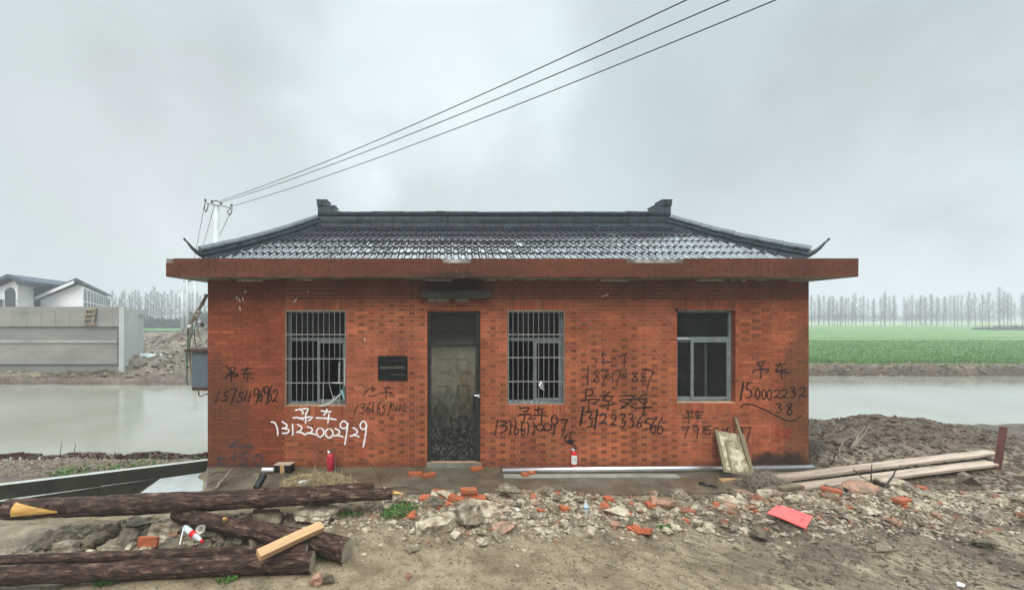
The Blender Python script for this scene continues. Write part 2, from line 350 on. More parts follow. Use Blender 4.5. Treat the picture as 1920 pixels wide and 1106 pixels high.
def mat_rubble(name, c1, c2, scale=8, cover=.5, bump=.7, spec=.25):
    m = Mat(name, .62, c1, spec); oc = m.co(); wc = m.co((1, 1, 1), 'World'); f = m.noise(scale, 8, .65, oc)
    c = m.ramp(f, [(.32, c2), (.66, c1)]); md = m.ramp(m.noise(30, 5, .7, wc), [(.35, (.09, .062, .038)), (.65, (.21, .155, .10))])
    c = m.mix(m.mrange(m.noise(7, 6, .7, wc), .62 - cover * .35, .70 - cover * .3, 0, .85), c, md); m.color(c); m.rough(m.ramp(m.noise(5, 3, .5, wc), [(.4, .35), (.6, .7)]))
    m.bump(m.noise(scale * 3, 6, .65, oc), bump, .025); return m.m
M_ROCK = mat_rubble('grey_rubble', (.34, .285, .21), (.11, .085, .06), 9, .55)
M_ROCKP = mat_rubble('pale_rubble', (.54, .46, .34), (.26, .205, .145), 7, .38)
M_ROCKD = mat_rubble('dark_rubble', (.15, .125, .085), (.04, .032, .022), 8, .4)
M_ROCKR = mat_rubble('pinkish_rubble', (.42, .23, .15), (.23, .13, .09), 7, .45)
M_REDB = mat_rubble('red_brick', (.43, .115, .047), (.26, .068, .03), 9, .22, .4)
M_REDBD = mat_rubble('muddy_brick', (.33, .11, .06), (.16, .065, .04), 9, .55, .5)
M_STEEL = simple('galvanised_steel', (.95, .95, .96), (.88, .88, .9), 3, .33, .08, metal=1)
M_REDPAINT = simple('red_paint', (.62, .012, .02), (.45, .01, .015), 10, .3, .05)
M_REDFADE = simple('faded_red_paint', (.52, .035, .055), (.33, .02, .03), 30, .55, .2)
M_SHEET = simple('coral_sheet', (.80, .13, .12), (.66, .09, .085), 5, .35, .1, stretch=(1, 6, 1))
M_MAROON = simple('maroon_steel', (.12, .035, .026), (.06, .018, .014), 9, .55, .3)
M_GREEN = simple('weed_leaf', (.07, .17, .022), (.035, .09, .012), 6, .5, 0)
M_STRAW = simple('straw', (.40, .31, .17), (.19, .14, .07), 5, .7, 0)
M_POLE = simple('pole_concrete', (.56, .58, .58), (.42, .44, .44), 1.5, .7, .1)
M_WIRE = simple('cable_rubber', (.02, .021, .022), None, 3, .6, 0)
M_INS = simple('insulator', (.10, .085, .08), None, 3, .4, 0)
M_HWALL = simple('white_render', (.86, .87, .88), (.76, .77, .78), .4, .8, 0)
M_HROOF = simple('slate_roof', (.055, .07, .10), (.035, .045, .07), 1.2, .55, .3)
M_HGLASS = simple('dark_glazing', (.05, .075, .09), (.03, .045, .055), .8, .25, 0)
M_TREE = simple('bare_bark', (.085, .066, .06), (.05, .04, .037), .5, .8, 0)
M_HEDGE = simple('evergreen', (.035, .055, .035), (.018, .03, .02), .7, .8, 0)
M_BOXM = simple('painted_cabinet', (.12, .15, .17), (.08, .10, .12), 4, .4, .1)
M_RUST = simple('rusty_steel', (.10, .045, .03), (.04, .02, .015), 10, .6, .3)
M_PANEL = None
def mat_panel():
    m = Mat('muddy_panel', .35, spec=.5); oc = m.co((1, 1, 1), 'Object'); f = m.noise(6, 6, .65, oc, 1.0)
    m.color(m.ramp(f, [(.35, (.15, .115, .06)), (.5, (.26, .21, .12)), (.6, (.50, .44, .30))])); m.rough(m.ramp(f, [(.4, .25), (.7, .6)])); m.bump(f, .4, .01); return m.m
M_PANEL = mat_panel()
def mat_plaque():
    m = Mat('black_granite', .15, (.012, .013, .014), .15); m.color(m.ramp(m.noise(40, 4, .7), [(.4, (.006, .0065, .007)), (.7, (.013, .014, .014))])); return m.m
M_PLAQUE = mat_plaque()
M_PLAQUE.node_tree.nodes['Principled BSDF'].inputs['Roughness'].default_value = .35
M_GOLD = simple('worn_gilding', (.20, .17, .12), None, 10, .5, 0)
def mat_spray(name, c, dens, edge=.55, breaks=.42, joint=0.0):
    m = Mat(name, .6, c, .2); uv = m.n('ShaderNodeUVMap'); u, v, _ = m.xyz(uv.outputs[0])
    a = m.math('ABSOLUTE', m.math('SUBTRACT', m.math('MULTIPLY', u, 2), 1)); wc = m.co((1, 1, 1), 'World')
    nn = m.noise(60, 4, .7, wc); e_ = m.mrange(m.math('ADD', a, m.math('MULTIPLY', m.math('SUBTRACT', nn, .5), .7)), edge, 1.0, 1, 0)
    br = m.mrange(m.noise(14, 5, .7, wc), breaks - .1, breaks + .06, .35, 1)
    al = m.math('MULTIPLY', m.math('MULTIPLY', e_, br), dens)
    if joint:      # paint missed the recessed mortar joints
        fz = m.math('FRACT', m.math('DIVIDE', m.xyz(wc)[2], .0695)); jn = m.math('MULTIPLY', m.mrange(fz, .02, .16, 0, 1), m.mrange(fz, .88, 1.0, 1, 0)); al = m.math('MULTIPLY', al, m.math('ADD', 1.0 - joint, m.math('MULTIPLY', jn, joint)))
    m.L(al, m.b.inputs['Alpha']); return m.m
M_SPBLK = mat_spray('black_spray', (.010, .008, .007), 1.0, .6, .38, .55)
M_SPFAINT = mat_spray('thin_black_spray', (.014, .010, .008), .98, .6, .40, .6)
M_SPWHT = mat_spray('white_spray', (.86, .80, .80), 1.0, .35, .25)
M_SPBLU = mat_spray('faint_blue_spray', (.055, .065, .085), .6, .1, .5)
M_SPRED = mat_spray('faint_red_spray', (.42, .03, .02), .55, .1, .5)

# ------------------------------------------------------------------ terrain
WZ = -.52
def ynear(x): return 9.15 + sst(4.5, 8.5, x) * 1.3 + .25 * fbm(x * .6, x * 0 + 3)
def yfar(x): return 19.2 + sst(-4, 10, x) * 2.9 + .35 * fbm(x * .25, x * 0 + 9, 3)
def h_parts(x, y):
    x = np.asarray(x, float); y = np.asarray(y, float)
    big = .03 * fbm(x * .7, y * .7, 4)
    z = big + .0 * x
    near = sst(11, 8.5, y)
    # left: lower ground between the house corner and the bank
    lf = sst(-4.3, -5.0, x)
    z = z - .30 * lf * sst(6.9, 7.3, y) - .26 * lf * sst(5.2, 5.9, y) * sst(7.3, 6.9, y)
    z = z - .12 * lf * sst(8.2, 8.8, y) - .30 * sst(.05, -.2, x + .624 * y) * sst(5.8, 6.15, y) * sst(7.25, 7.0, y)
    z = z - .10 * sst(-3.2, -4.2, x) * sst(5.9, 5.2, y) * sst(3.6, 4.4, y)
    # rubble ridge in front of the apron
    rx = sst(-2.2, -.3, x); yc = 5.45 + .12 * np.sin(x * 1.3) + .25 * sst(4, 9, x)
    rid = rx * np.exp(-((y - yc) / .42) ** 2) * (.13 + .22 * (fbm(x * 1.6, y * 2.2, 3) + .3) * .6)
    z = z + rid
    # disturbed mud towards the right
    mr_ = sst(2.5, 5, x) * sst(6.4, 5.0, y); z = z + mr_ * .07 * fbm(x * 2.2 + y * 1.2, y * 3.5, 4)
    # mound to the right of the house
    mo = sst(6.75, 7.5, x) * (sst(7.15, 8.3, y) * .9 + .1 * sst(6.3, 7.3, y)) * sst(9.9, 8.9, y)
    mound = mo * (.42 + .12 * fbm(x * .8, y * .8, 3) + .10 * fbm(x * 2.5, y * 3, 4) + .06 * sst(8, 11, x)) * (1 - .35 * sst(9.5, 12, x)); z = z + mound
    z = z + sst(9.5, 11, x) * .1 * sst(5.8, 6.6, y) * sst(7.6, 6.9, y)
    e_ = np.clip(rid * 4, 0, .55) + np.clip(mo * 1.3, 0, 1) + sst(3.2, 5.5, x) * np.clip(fbm((x * .62 - y * .78) * 1.1, (x * .78 + y * .62) * 2.6, 4) * 2.2 + .25, 0, .9) * sst(6.9, 6.3, y)
    e_ = np.maximum(e_, lf * sst(6.9, 7.2, y) * .9)
    # small lumps
    z = z + (.004 + .03 * np.clip(e_, 0, 1)) * 1.6 * fbm((x * .62 - y * .78) * 5, (x * .78 + y * .62) * 13, 4) * near + .014 * fbm(x * 4, y * 7, 4) * near + .05 * sst(2.5, 5, x) * np.clip(fbm((x * .62 - y * .78) * 1.8, (x * .78 + y * .62) * 6, 4), -.1, .6) * near * sst(6.6, 5.6, y)
    # river
    yn = ynear(x); yf = yfar(x)
    bed = sst(yn - .5, yn + .5, y) * sst(yf + .15, yf - .5, y)
    far = y > 14
    zf = .02 + .05 * fbm(x * .5, y * .5, 3)
    zl = -.2 + .03 * (y - 20) ; zl = np.clip(zl, -.2, .05) + .16 * fbm(x * .5, y * .7, 4) + .20 * fbm(x * 1.6, y * 2.2, 5)
    lfm = sst(2, -3, x)
    def bump_(cx, cy, rx_, ry_, hh): return hh * np.exp(-((x - cx) / rx_) ** 2 - ((y - cy) / ry_) ** 2) * (1 + .35 * fbm(x * .5, y * .5, 4))
    mnd = bump_(-20.2, 31, 2.6, 2.2, 1.5) + bump_(-25, 34, 2.6, 2.5, 1.2) + bump_(-36, 50, 6, 4, .9) + bump_(-17, 33, 3, 3, 1.3) + .5 * bump_(-16.5, 24, 3, 1.6, 1.3) + .5 * np.abs(fbm(x * .9, y * 1.1, 5)) * sst(20.5, 23, y) * sst(60, 40, y)
    zl = zl + mnd * lfm
    zfar = zf * (1 - lfm) + zl * lfm; zfar = np.where(y > 300, .0, zfar)
    z = np.where(far, zfar, z) * (1 - bed) + bed * (-1.3)
    e_ = np.where(far, np.clip(.62 + .15 * lfm + 1.5 * fbm(x * .5, y * .9, 5) + .6 * sst(yf + .8, yf, y), 0, 1), e_)
    return z, np.clip(e_, 0, 1)
def H(x, y): return float(h_parts(np.array([x]), np.array([y]))[0][0])
def G(px, py, dz=0.0):
    Y = F * EYE / (py - PY)
    for _ in range(6): Y = F * (EYE - (H((px - PX) / F * Y, Y) + dz)) / (py - PY)
    X = (px - PX) / F * Y
    return Vector((X, Y, H(X, Y) + dz))
def growing(a, b, s0, k):
    out = [a]; s = s0
    while out[-1] < b: out.append(out[-1] + s); s *= k
    return out
xs = np.array([-v for v in growing(36, 1000, .6, 1.06)][::-1] + list(np.arange(-35.8, -9.5, .17)) + list(np.arange(-9.47, 12.5, .03)) + growing(12.5, 1000, .25, 1.06))
ys = np.array([-v for v in growing(-2.8, 150, .4, 1.3)][::-1] + list(np.arange(2.83, 10.9, .03)) + list(np.arange(10.9, 19, .6)) + list(np.arange(19, 25, .1)) + list(np.arange(25, 50, .2)) + growing(50, 1100, .5, 1.07))
ys = np.unique(ys); xs = np.unique(xs)
XX, YY = np.meshgrid(xs, ys); ZZ, EE = h_parts(XX, YY)
V = np.stack([XX.ravel(), YY.ravel(), ZZ.ravel()], 1); cc = np.stack([EE.ravel()] * 3 + [np.ones(EE.size)], 1)
tag(npmesh('ground', V, grid_faces(len(xs), len(ys)), M_MUD, colr=cc), 'churned tan mud with puddles and tyre marks', kind='structure')
# river
b = MB(); b.add([(-900, 8, WZ), (900, 8, WZ), (900, 24, WZ), (-900, 24, WZ)], [(0, 1, 2, 3)])
tag(b.build('water', M_WATER, fix=False), 'calm grey river behind the house', kind='structure')
# crop field
fx = np.unique(np.array(list(np.arange(-6, 60, .35)) + growing(60, 900, .6, 1.05))); fy = np.unique(np.array(list(np.arange(22.7, 60, .3)) + growing(60, 1000, .5, 1.05)))
XX, YY = np.meshgrid(fx, fy); YY2 = YY + (yfar(XX) + .9 - 22.7) * sst(30, 22.7, YY)
ZZ = .10 + .07 * fbm(XX * .9, YY2 * .9, 4) + .03 * fbm(XX * 4, YY2 * 4, 3) - sst(23.4, 22.7, YY) * .2
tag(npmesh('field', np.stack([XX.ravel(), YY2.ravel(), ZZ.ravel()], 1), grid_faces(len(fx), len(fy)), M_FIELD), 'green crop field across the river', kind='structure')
fx = np.unique(np.array([-v for v in growing(6, 900, 1, 1.06)])); fy = np.array(growing(78, 1000, 1.5, 1.07))
XX, YY = np.meshgrid(fx, fy); ZZ = .22 + .05 * fbm(XX * .3, YY * .3, 3)
tag(npmesh('field', np.stack([XX.ravel(), YY.ravel(), ZZ.ravel()], 1), grid_faces(len(fx), len(fy)), M_FIELD), 'thin green field strip beyond the earth heaps', kind='structure')
# crop blades
def blades(name, n, xr, yr, hh, mat, lab, cat, zf, wd=.02, spread=1.0):
    x = nr.uniform(*xr, n); y = yr[0] + (yr[1] - yr[0]) * nr.rand(n) ** 1.7; z = zf(x, y)
    a = nr.rand(n) * 6.28; l = hh * nr.uniform(.5, 1.2, n); tx = nr.normal(0, .35, n) * l; ty = nr.normal(0, .35, n) * l
    dx = np.cos(a) * wd; dy = np.sin(a) * wd
    V = np.stack([np.stack([x - dx, y - dy, z - .02], 1), np.stack([x + dx, y + dy, z - .02], 1), np.stack([x + tx, y + ty, z + l], 1)], 1).reshape(-1, 3)
    return tag(npmesh(name, V, np.arange(3 * n).reshape(-1, 3), mat, smooth=False), lab, cat, kind='stuff')
M_CROP = simple('crop_leaf', (.13, .25, .06), (.06, .13, .035), 1.5, .5, 0)
blades('crop_leaves', 60000, (18, 75), (23.0, 46), .15, M_CROP, 'short green crop leaves covering the field', 'crop', lambda x, y: .1 + .07 * fbm(x * .9, y * .9, 4), .03)
M_DRYG = simple('dry_grass', (.32, .33, .15), (.2, .22, .09), 1.5, .6, 0)
n = 5000; x_ = nr.uniform(16, 50, n)
blades('bank_grass', 5000, (16, 48), (22.6, 23.6), .14, M_DRYG, 'pale grass along the top of the far river bank', 'grass', lambda x, y: .02 + 0 * x, .02)
b = MB(); 
for i in range(60): 
    x0 = 30 + i * 2; b.add([(x0, 54 + .3 * math.sin(i), .24), (x0 + 2, 54 + .3 * math.sin(i + 1), .24), (x0 + 2, 54.9 + .3 * math.sin(i + 1), .24), (x0, 54.9 + .3 * math.sin(i), .24)], [(0, 1, 2, 3)])
tag(b.build('path', simple('dry_path', (.38, .33, .2), (.3, .28, .15), .8, .8, 0), fix=False), 'pale dry track across the green field', kind='structure')
# apron
def quad_sheet(pts, z, name, mat, lab, th=.0):
    b = MB(); n = len(pts); b.add([(p[0], p[1], z) for p in pts] + [(p[0], p[1], z - .5) for p in pts], [tuple(range(n))] + [(i, i + n, (i + 1) % n + n, (i + 1) % n) for i in range(n)])
    return tag(b.build(name, mat), lab, kind='structure')
quad_sheet([(-3.87, 6.15), (-2, 6.05), (.5, 6.08), (2.8, 6.02), (4.6, 6.1), (6.9, 6.35), (6.95, 9.9), (-4.47, 9.9), (-4.47, 7.12)], .035, 'apron', M_APRON, 'wet brown concrete apron along the front wall')

# ------------------------------------------------------------------ the brick house
WY = 7.13; WX0 = (390 - PX) / F * WY; WX1 = (1516 - PX) / F * WY; WT = 3.505; WB = 9.87
def wx(px): return (px - PX) / F * WY
def wz(py): return EYE - (py - PY) / F * WY
house = empty('brick_house', ((WX0 + WX1) / 2, WY, 0), 'single storey red brick hut with dark tiled hip roof beside the river', 'house')
OPEN = [(wx(535), wx(649), wz(760), wz(582)), (wx(951), wx(1059), wz(757), wz(582)), (wx(1269), wx(1379), wz(754), wz(581)), (wx(801), wx(901), .12, wz(583))]
core = MB(); MC = (.29, .165, .11)
CY0, CY1 = WY, WY + .24
def corebox(x0, x1, z0, z1): core.box((x0, CY0, z0), (x1, CY1, z1), (.17, .085, .055) if x1 < wx(540) else ((.26, .14, .09) if x0 > wx(1370) else (.50, .29, .19)))
xsort = sorted(OPEN); px_ = WX0
for (a0, a1, z0, z1) in xsort:
    corebox(px_, a0, -.3, WT); corebox(a0, a1, z1, WT); corebox(a0, a1, -.3, z0); px_ = a1
corebox(px_, WX1, -.3, WT)
core.box((WX0, CY1, -.3), (WX0 + .24, WB, WT), MC); core.box((WX1 - .24, CY1, -.3), (WX1, WB, WT), MC); core.box((WX0 + .24, WB - .24, -.3), (WX1 - .24, WB, WT), MC)
SOLD = [(wx(527), wx(658), wz(581.5), wz(563)), (wx(535), wx(649), wz(785), wz(761)), (wx(945), wx(1066), wz(581.5), wz(563)), (wx(951), wx(1059), wz(778), wz(758)), (wx(1262), wx(1386), wz(580.5), wz(562)), (wx(1266), wx(1381), wz(777), wz(755))]
def sub(r, cuts):
    out = [r]
    for (a0, a1, z0, z1) in cuts:
        nx = []
        for (x0, x1, y0, y1) in out:
            if x1 <= a0 or x0 >= a1 or y1 <= z0 or y0 >= z1: nx.append((x0, x1, y0, y1)); continue
            if x0 < a0: nx.append((x0, a0, y0, y1))
            if x1 > a1: nx.append((a1, x1, y0, y1))
            lx, hx = max(x0, a0), min(x1, a1)
            if y0 < z0: nx.append((lx, hx, y0, z0))
            if y1 > z1: nx.append((lx, hx, z1, y1))
        out = nx
    return out
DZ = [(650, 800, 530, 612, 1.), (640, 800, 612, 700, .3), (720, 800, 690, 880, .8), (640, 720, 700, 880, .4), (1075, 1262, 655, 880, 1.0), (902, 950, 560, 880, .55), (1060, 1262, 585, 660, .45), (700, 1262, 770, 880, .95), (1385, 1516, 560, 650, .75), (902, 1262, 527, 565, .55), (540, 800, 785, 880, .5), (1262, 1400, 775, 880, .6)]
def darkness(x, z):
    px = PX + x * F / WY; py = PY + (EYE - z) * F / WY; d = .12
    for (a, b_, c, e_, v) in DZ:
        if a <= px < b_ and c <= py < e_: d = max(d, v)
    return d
rb = random.Random(3)
def bcol(x, z, header=False):
    px = PX + x * F / WY; py = PY + (EYE - z) * F / WY
    v = rb.gauss(0, 1)
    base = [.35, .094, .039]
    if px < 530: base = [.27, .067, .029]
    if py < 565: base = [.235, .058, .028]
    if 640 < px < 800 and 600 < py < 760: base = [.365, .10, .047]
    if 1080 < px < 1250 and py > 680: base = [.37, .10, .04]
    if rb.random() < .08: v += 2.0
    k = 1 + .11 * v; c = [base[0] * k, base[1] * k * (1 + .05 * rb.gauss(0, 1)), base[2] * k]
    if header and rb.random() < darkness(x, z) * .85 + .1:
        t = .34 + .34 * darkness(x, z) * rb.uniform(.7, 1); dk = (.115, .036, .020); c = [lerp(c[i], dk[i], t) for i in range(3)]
    return tuple(max(.01, q) for q in c)
bm_ = MB(); PR = .007
def brick(x0, x1, z0, z1, c):
    if x1 - x0 < .012 or z1 - z0 < .012: return
    j = rb.uniform(0, .002); y = WY - PR + j
    bm_.box((x0, y, z0), (x1, WY + .001, z1), c)
RH = .0695; CUT = OPEN + SOLD
for k in range(int(WT / RH) + 1):
    z0 = k * RH + .005; z1 = min(z0 + .0595, WT - .003)
    if z1 - z0 < .02: continue
    def run(xa, xb, kind):
        if kind == 'S': units = [(.24, False)]; per = .25; off = .125 * (k % 2)
        else: units = [(.24, False), (.115, True)]; per = .375; off = .1875 * (k % 2)
        x = xa - per + off
        while x < xb:
            for L_, hd in units:
                a, b2 = max(x, xa), min(x + L_, xb)
                if b2 - a > .02:
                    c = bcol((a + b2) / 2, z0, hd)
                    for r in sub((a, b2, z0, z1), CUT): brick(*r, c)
                x += L_ + .01
    run(WX0 + .002, wx(532), 'S'); run(wx(532) + .01, wx(1445), 'F'); run(wx(1445) + .01, WX1 - .002, 'S')
for (x0, x1, z0, z1) in SOLD:
    x = x0 + .004
    while x < x1 - .03:
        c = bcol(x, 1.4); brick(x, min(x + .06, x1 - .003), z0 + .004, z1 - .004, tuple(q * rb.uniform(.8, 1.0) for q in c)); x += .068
for (x0, x1, z0, z1) in OPEN:      # brick on the jambs of each opening
    z = z0
    while z < z1 - .02:
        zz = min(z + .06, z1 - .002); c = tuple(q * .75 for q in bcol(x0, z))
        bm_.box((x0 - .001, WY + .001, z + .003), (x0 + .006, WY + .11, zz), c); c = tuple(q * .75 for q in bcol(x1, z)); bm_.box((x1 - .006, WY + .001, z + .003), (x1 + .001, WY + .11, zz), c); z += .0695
for k in range(int(WT / RH)):      # side walls
    z0 = k * RH + .005; y = WY - .25 + .125 * (k % 2)
    while y < WB:
        a, b2 = max(y, WY + .002), min(y + .24, WB)
        if b2 - a > .02:
            for X, s in ((WX0, -1), (WX1, 1)):
                bm_.box((min(X, X + s * PR), a, z0), (max(X, X + s * PR), b2, z0 + .0595), bcol(X, z0))
        y += .25
for i in range(len(core.c)): pass
o1 = MB(); o1.v = core.v + bm_.v; n0 = len(core.v); o1.f = core.f + [tuple(i + n0 for i in f) for f in bm_.f]; o1.c = core.c + bm_.c; o1.m = core.m + bm_.m
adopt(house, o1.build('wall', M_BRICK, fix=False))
# inner room: dark floor, partition, ceiling
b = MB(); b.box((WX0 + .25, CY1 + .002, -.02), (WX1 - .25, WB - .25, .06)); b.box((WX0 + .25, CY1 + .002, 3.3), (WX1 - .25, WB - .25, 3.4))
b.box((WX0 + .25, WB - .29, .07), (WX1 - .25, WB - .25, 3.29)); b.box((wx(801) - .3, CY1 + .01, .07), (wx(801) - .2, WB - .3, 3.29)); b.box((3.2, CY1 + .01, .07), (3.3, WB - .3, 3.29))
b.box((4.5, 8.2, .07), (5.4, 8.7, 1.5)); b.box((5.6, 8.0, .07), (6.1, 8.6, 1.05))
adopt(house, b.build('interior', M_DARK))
# eave slab
SY = 6.66; SX0 = (311 - PX) / F * SY; SX1 = (1610 - PX) / F * SY; SZ1 = EYE + (PY - 484) / F * SY; SZ0 = EYE + (PY - 519) / F * SY
b = MB(); b.box((SX0 + .012, SY + .012, SZ0), (SX1 - .012, 10.35, SZ1 - .012))
adopt(house, b.build('eave_slab', M_PLASTER))
b = MB(); nrow = 4; rh = (SZ1 - SZ0 - .004) / nrow
for k in range(nrow):
    z0 = SZ0 + .002 + k * rh; x = SX0 - .12 * (k % 2)
    while x < SX1:
        a, c_ = max(x, SX0), min(x + .242, SX1)
        if c_ - a > .02:
            q = rb.gauss(0, 1) * .09 + 1; miss = (k == nrow - 1 and (wx(1188) < (a + c_) / 2 * WY / SY < wx(1375)) and rb.random() < .55) or (k == nrow - 1 and wx(840) < (a + c_) / 2 * WY / SY < wx(875)) or (k == nrow - 1 and a <= SX0 + .01)
            cc_ = (.205 * q, .062 * q, .03 * q)
            if not miss: b.box((a, SY + rb.uniform(0, .003), z0 + .001), (c_ - .002, SY + .0125, z0 + rh - .001), cc_)
        x += .246
    for X, s in ((SX0, 0), (SX1, -1)):
        y = SY + .013
        while y < 10.3:
            q = rb.gauss(0, 1) * .09 + 1; b.box((X - .0 if s == 0 else X - .0125, y, z0 + .001), (X + .0125 if s == 0 else X, min(y + .24, 10.34), z0 + rh - .001), (.205 * q, .062 * q, .03 * q)); y += .246
adopt(house, b.build('fascia', M_BRICK, fix=False))
# remains of mortar between slab and wall
M_MORT = simple('old_mortar', (.42, .40, .36), (.16, .14, .12), 14, .8, .5)
b = MB()
x = WX0 + .1
while x < WX1 - .2:
    L_ = rb.uniform(.05, .5)
    if rb.random() < .55: 
        zz = SZ0 - rb.uniform(.012, .045); b = MB(); b.box((x, WY - .05 - rb.uniform(0, .02), zz), (x + L_, WY - PR - .001, SZ0 - .001)); adopt(house, b.build('mortar_strip', M_MORT))
    x += L_ + rb.uniform(.02, .3)

# ---- roof
RE, RR = 6.92, 8.5; RB = 2 * RR - RE; ZE = EYE + 1.04; ZR = EYE + (PY - 424) / F * RR
EX0 = (383 - PX) / F * RE; EX1 = (1510 - PX) / F * RE; GX0 = (601 - PX) / F * RR; GX1 = (1250 - PX) / F * RR
def tile_slope(A, B, C, D, rows, mb):
    # A,B eave ends, C,D ridge ends (C above B, D above A); wave profile across, stepped down the slope
    A, B, C, D = map(Vector, (A, B, C, D)); ux = (B - A).normalized(); L0 = (B - A).length
    up = (D - A); up = up - ux * up.dot(ux); SL = up.length; uy = up.normalized(); nn_ = ux.cross(uy); nn_ = nn_ if nn_.z > 0 else -nn_
    dx0 = (D - A).dot(ux); dx1 = (C - A).dot(ux)
    per = .127; SN = 20; tot = int(L0 / per) + 1; s_ = np.arange(tot * SN + 1) * per / SN
    ph = (s_ / per) % 1.0
    prof = np.interp(ph, [0, .10, .16, .34, .40, .5, 1.0], [0, .019, .025, .025, .019, 0, .001])
    rr_ = np.random.RandomState(4)
    for k in range(rows):
        t0 = k * SL / rows - .015; t1 = (k + 1) * SL / rows + .03
        jit = np.repeat(rr_.normal(0, .0014, tot + 1), SN)[:len(s_)]; jl = np.repeat(rr_.normal(0, .004, tot + 1), SN)[:len(s_)]; tl = np.repeat(rr_.normal(0, .0028, tot + 1), SN)[:len(s_)]
        rowsv = []
        for (t, off) in ((t0, -.012), (t0, .026), (t0 + .02, .030), ((t0 + t1) / 2, .016), (t1, .0)):
            f = min(max(t / SL, 0), 1); lo, hi = dx0 * f, lerp(L0, dx1, f)
            xx = np.clip(s_, lo, hi); h = off + prof * (1 if off > -.01 else .6) + jit * (1 if off > 0 else .0) + (tl if .01 < off < .02 else 0)
            tt = t + (jl if t < t0 + .03 else 0)
            rowsv.append(np.array([A])[:, :] * 1.0 + xx[:, None] * np.array(ux)[None] + (np.zeros_like(xx) + tt)[:, None] * np.array(uy)[None] + h[:, None] * np.array(nn_)[None])
        V = np.concatenate(rowsv); n = len(s_); o = len(mb[0]) and sum(len(q) for q in mb[0])
        mb[0].append(V); mb[1].append(grid_faces(n, 5) + (sum(len(q) for q in mb[0][:-1])))
tv = [[], []]
P0, P1, P2, P3 = (EX0, RE, ZE), (EX1, RE, ZE), (EX1, RB, ZE), (EX0, RB, ZE); Q0, Q1 = (GX0, RR, ZR), (GX1, RR, ZR)
tile_slope(P0, P1, Q1, Q0, 6, tv); tile_slope(P2, P3, Q0, Q1, 6, tv); tile_slope(P1, P2, Q1, Q1, 6, tv); tile_slope(P3, P0, Q0, Q0, 6, tv)
roof = npmesh('roof', np.concatenate(tv[0]), np.concatenate(tv[1]), M_TILE, smooth=False); adopt(house, roof)
me = roof.data
for p_ in range(0): pass
def sweep(path, prof, mb, closed=True):
    pts = [Vector(p) for p in path]; k = len(pts); n = len(prof) * 2; vs = []
    for i, p in enumerate(pts):
        d = (pts[min(i+1, k-1)] - pts[max(i-1, 0)]).normalized(); side = d.cross(Vector((0, 0, 1))).normalized(); upv = side.cross(d).normalized()
        ring = [(-w_, h_) for w_, h_ in prof] + [(w_, h_) for w_, h_ in prof[::-1]]
        vs += [p + side * a + upv * h_ for a, h_ in ring]
    fs = [(i*n+j, i*n+(j+1)%n, (i+1)*n+(j+1)%n, (i+1)*n+j) for i in range(k-1) for j in range(n)] + [tuple(range(n-1,-1,-1)), tuple(range((k-1)*n, k*n))]
    mb.add(vs, fs)
RP = [(.19, -.03), (.19, .05), (.10, .055), (.10, .085), (.16, .09), (.165, .12), (.08, .125), (.08, .15), (.12, .155), (.11, .255), (.155, .26), (.165, .30), (.10, .33), (.05, .345), (.002, .35)]
HP = [(.20, -.05), (.20, .04), (.10, .05), (.10, .075), (.15, .08), (.155, .12), (.11, .135), (.08, .14), (.11, .155), (.11, .19), (.08, .235), (.03, .255), (.002, .258)]
b = MB(); xs_ = np.linspace(GX0, GX1, 34)
for i in range(33):       # each ridge tile slightly out of line
    dz = .004 * rb.gauss(0, 1); sweep([(xs_[i] + .003, RR, ZR - .03 + dz), (xs_[i+1] - .003, RR, ZR - .03 + dz)], RP, b)
sweep([(GX0, RR, ZR - .045), (GX1, RR, ZR - .045)], [(w_ - .006, h_ - .004) if w_ > .01 else (w_, h_ - .004) for w_, h_ in RP], b)
rt = b.build('ridge', M_RIDGE); adopt(roof, rt); rt.parent = roof; rt.matrix_parent_inverse = Matrix.Identity(4)
roofinv = None
def sub_of(par, o): o.parent = par; o.matrix_parent_inverse = (Matrix.Translation(Vector(house.location)) @ par.matrix_parent_inverse).inverted() if par.parent is house else Matrix.Identity(4); return o
sub_of(roof, rt)
for (c0, c1, sx) in ((Q0, P0, -1), (Q1, P1, 1), (Q0, P3, -1), (Q1, P2, 1)):
    b = MB(); a, c = Vector(c0), Vector(c1); N = 12
    pts = [a.lerp(c, t / N) + Vector((0, 0, -.05 * math.sin(math.pi * t / N))) for t in range(N + 1)]
    for i in range(N):
        d = (pts[i+1] - pts[i]).normalized() * .003; dz = Vector((0, 0, .003 * rb.gauss(0, 1)))
        sweep([pts[i] + d + dz, pts[i+1] - d + dz], HP, b)
    o = b.build('hip_ridge', M_RIDGE); sub_of(roof, o)
    # upturned horn at the corner
    dirv = (c - a); dirv.z = 0; dirv.normalize(); b = MB(); base = c + Vector((0, 0, .09)) - dirv * .12
    sl_ = (c - a).normalized()
    pp = [base + dirv * d_ + Vector((0, 0, z_)) for d_, z_ in ((-.18, .09), (0, .03), (.09, .005), (.16, .012), (.24, .05), (.31, .11), (.37, .19), (.42, .24))]
    b.tube(pp, [.11, .10, .08, .06, .040, .027, .018, .015], 12)
    b.tube([pp[-1] - dirv * .015, pp[-1] + dirv * .015 + Vector((0, 0, .01))], .021, 10)
    o = b.build('horn', M_RIDGE, smooth=True); sub_of(roof, o)
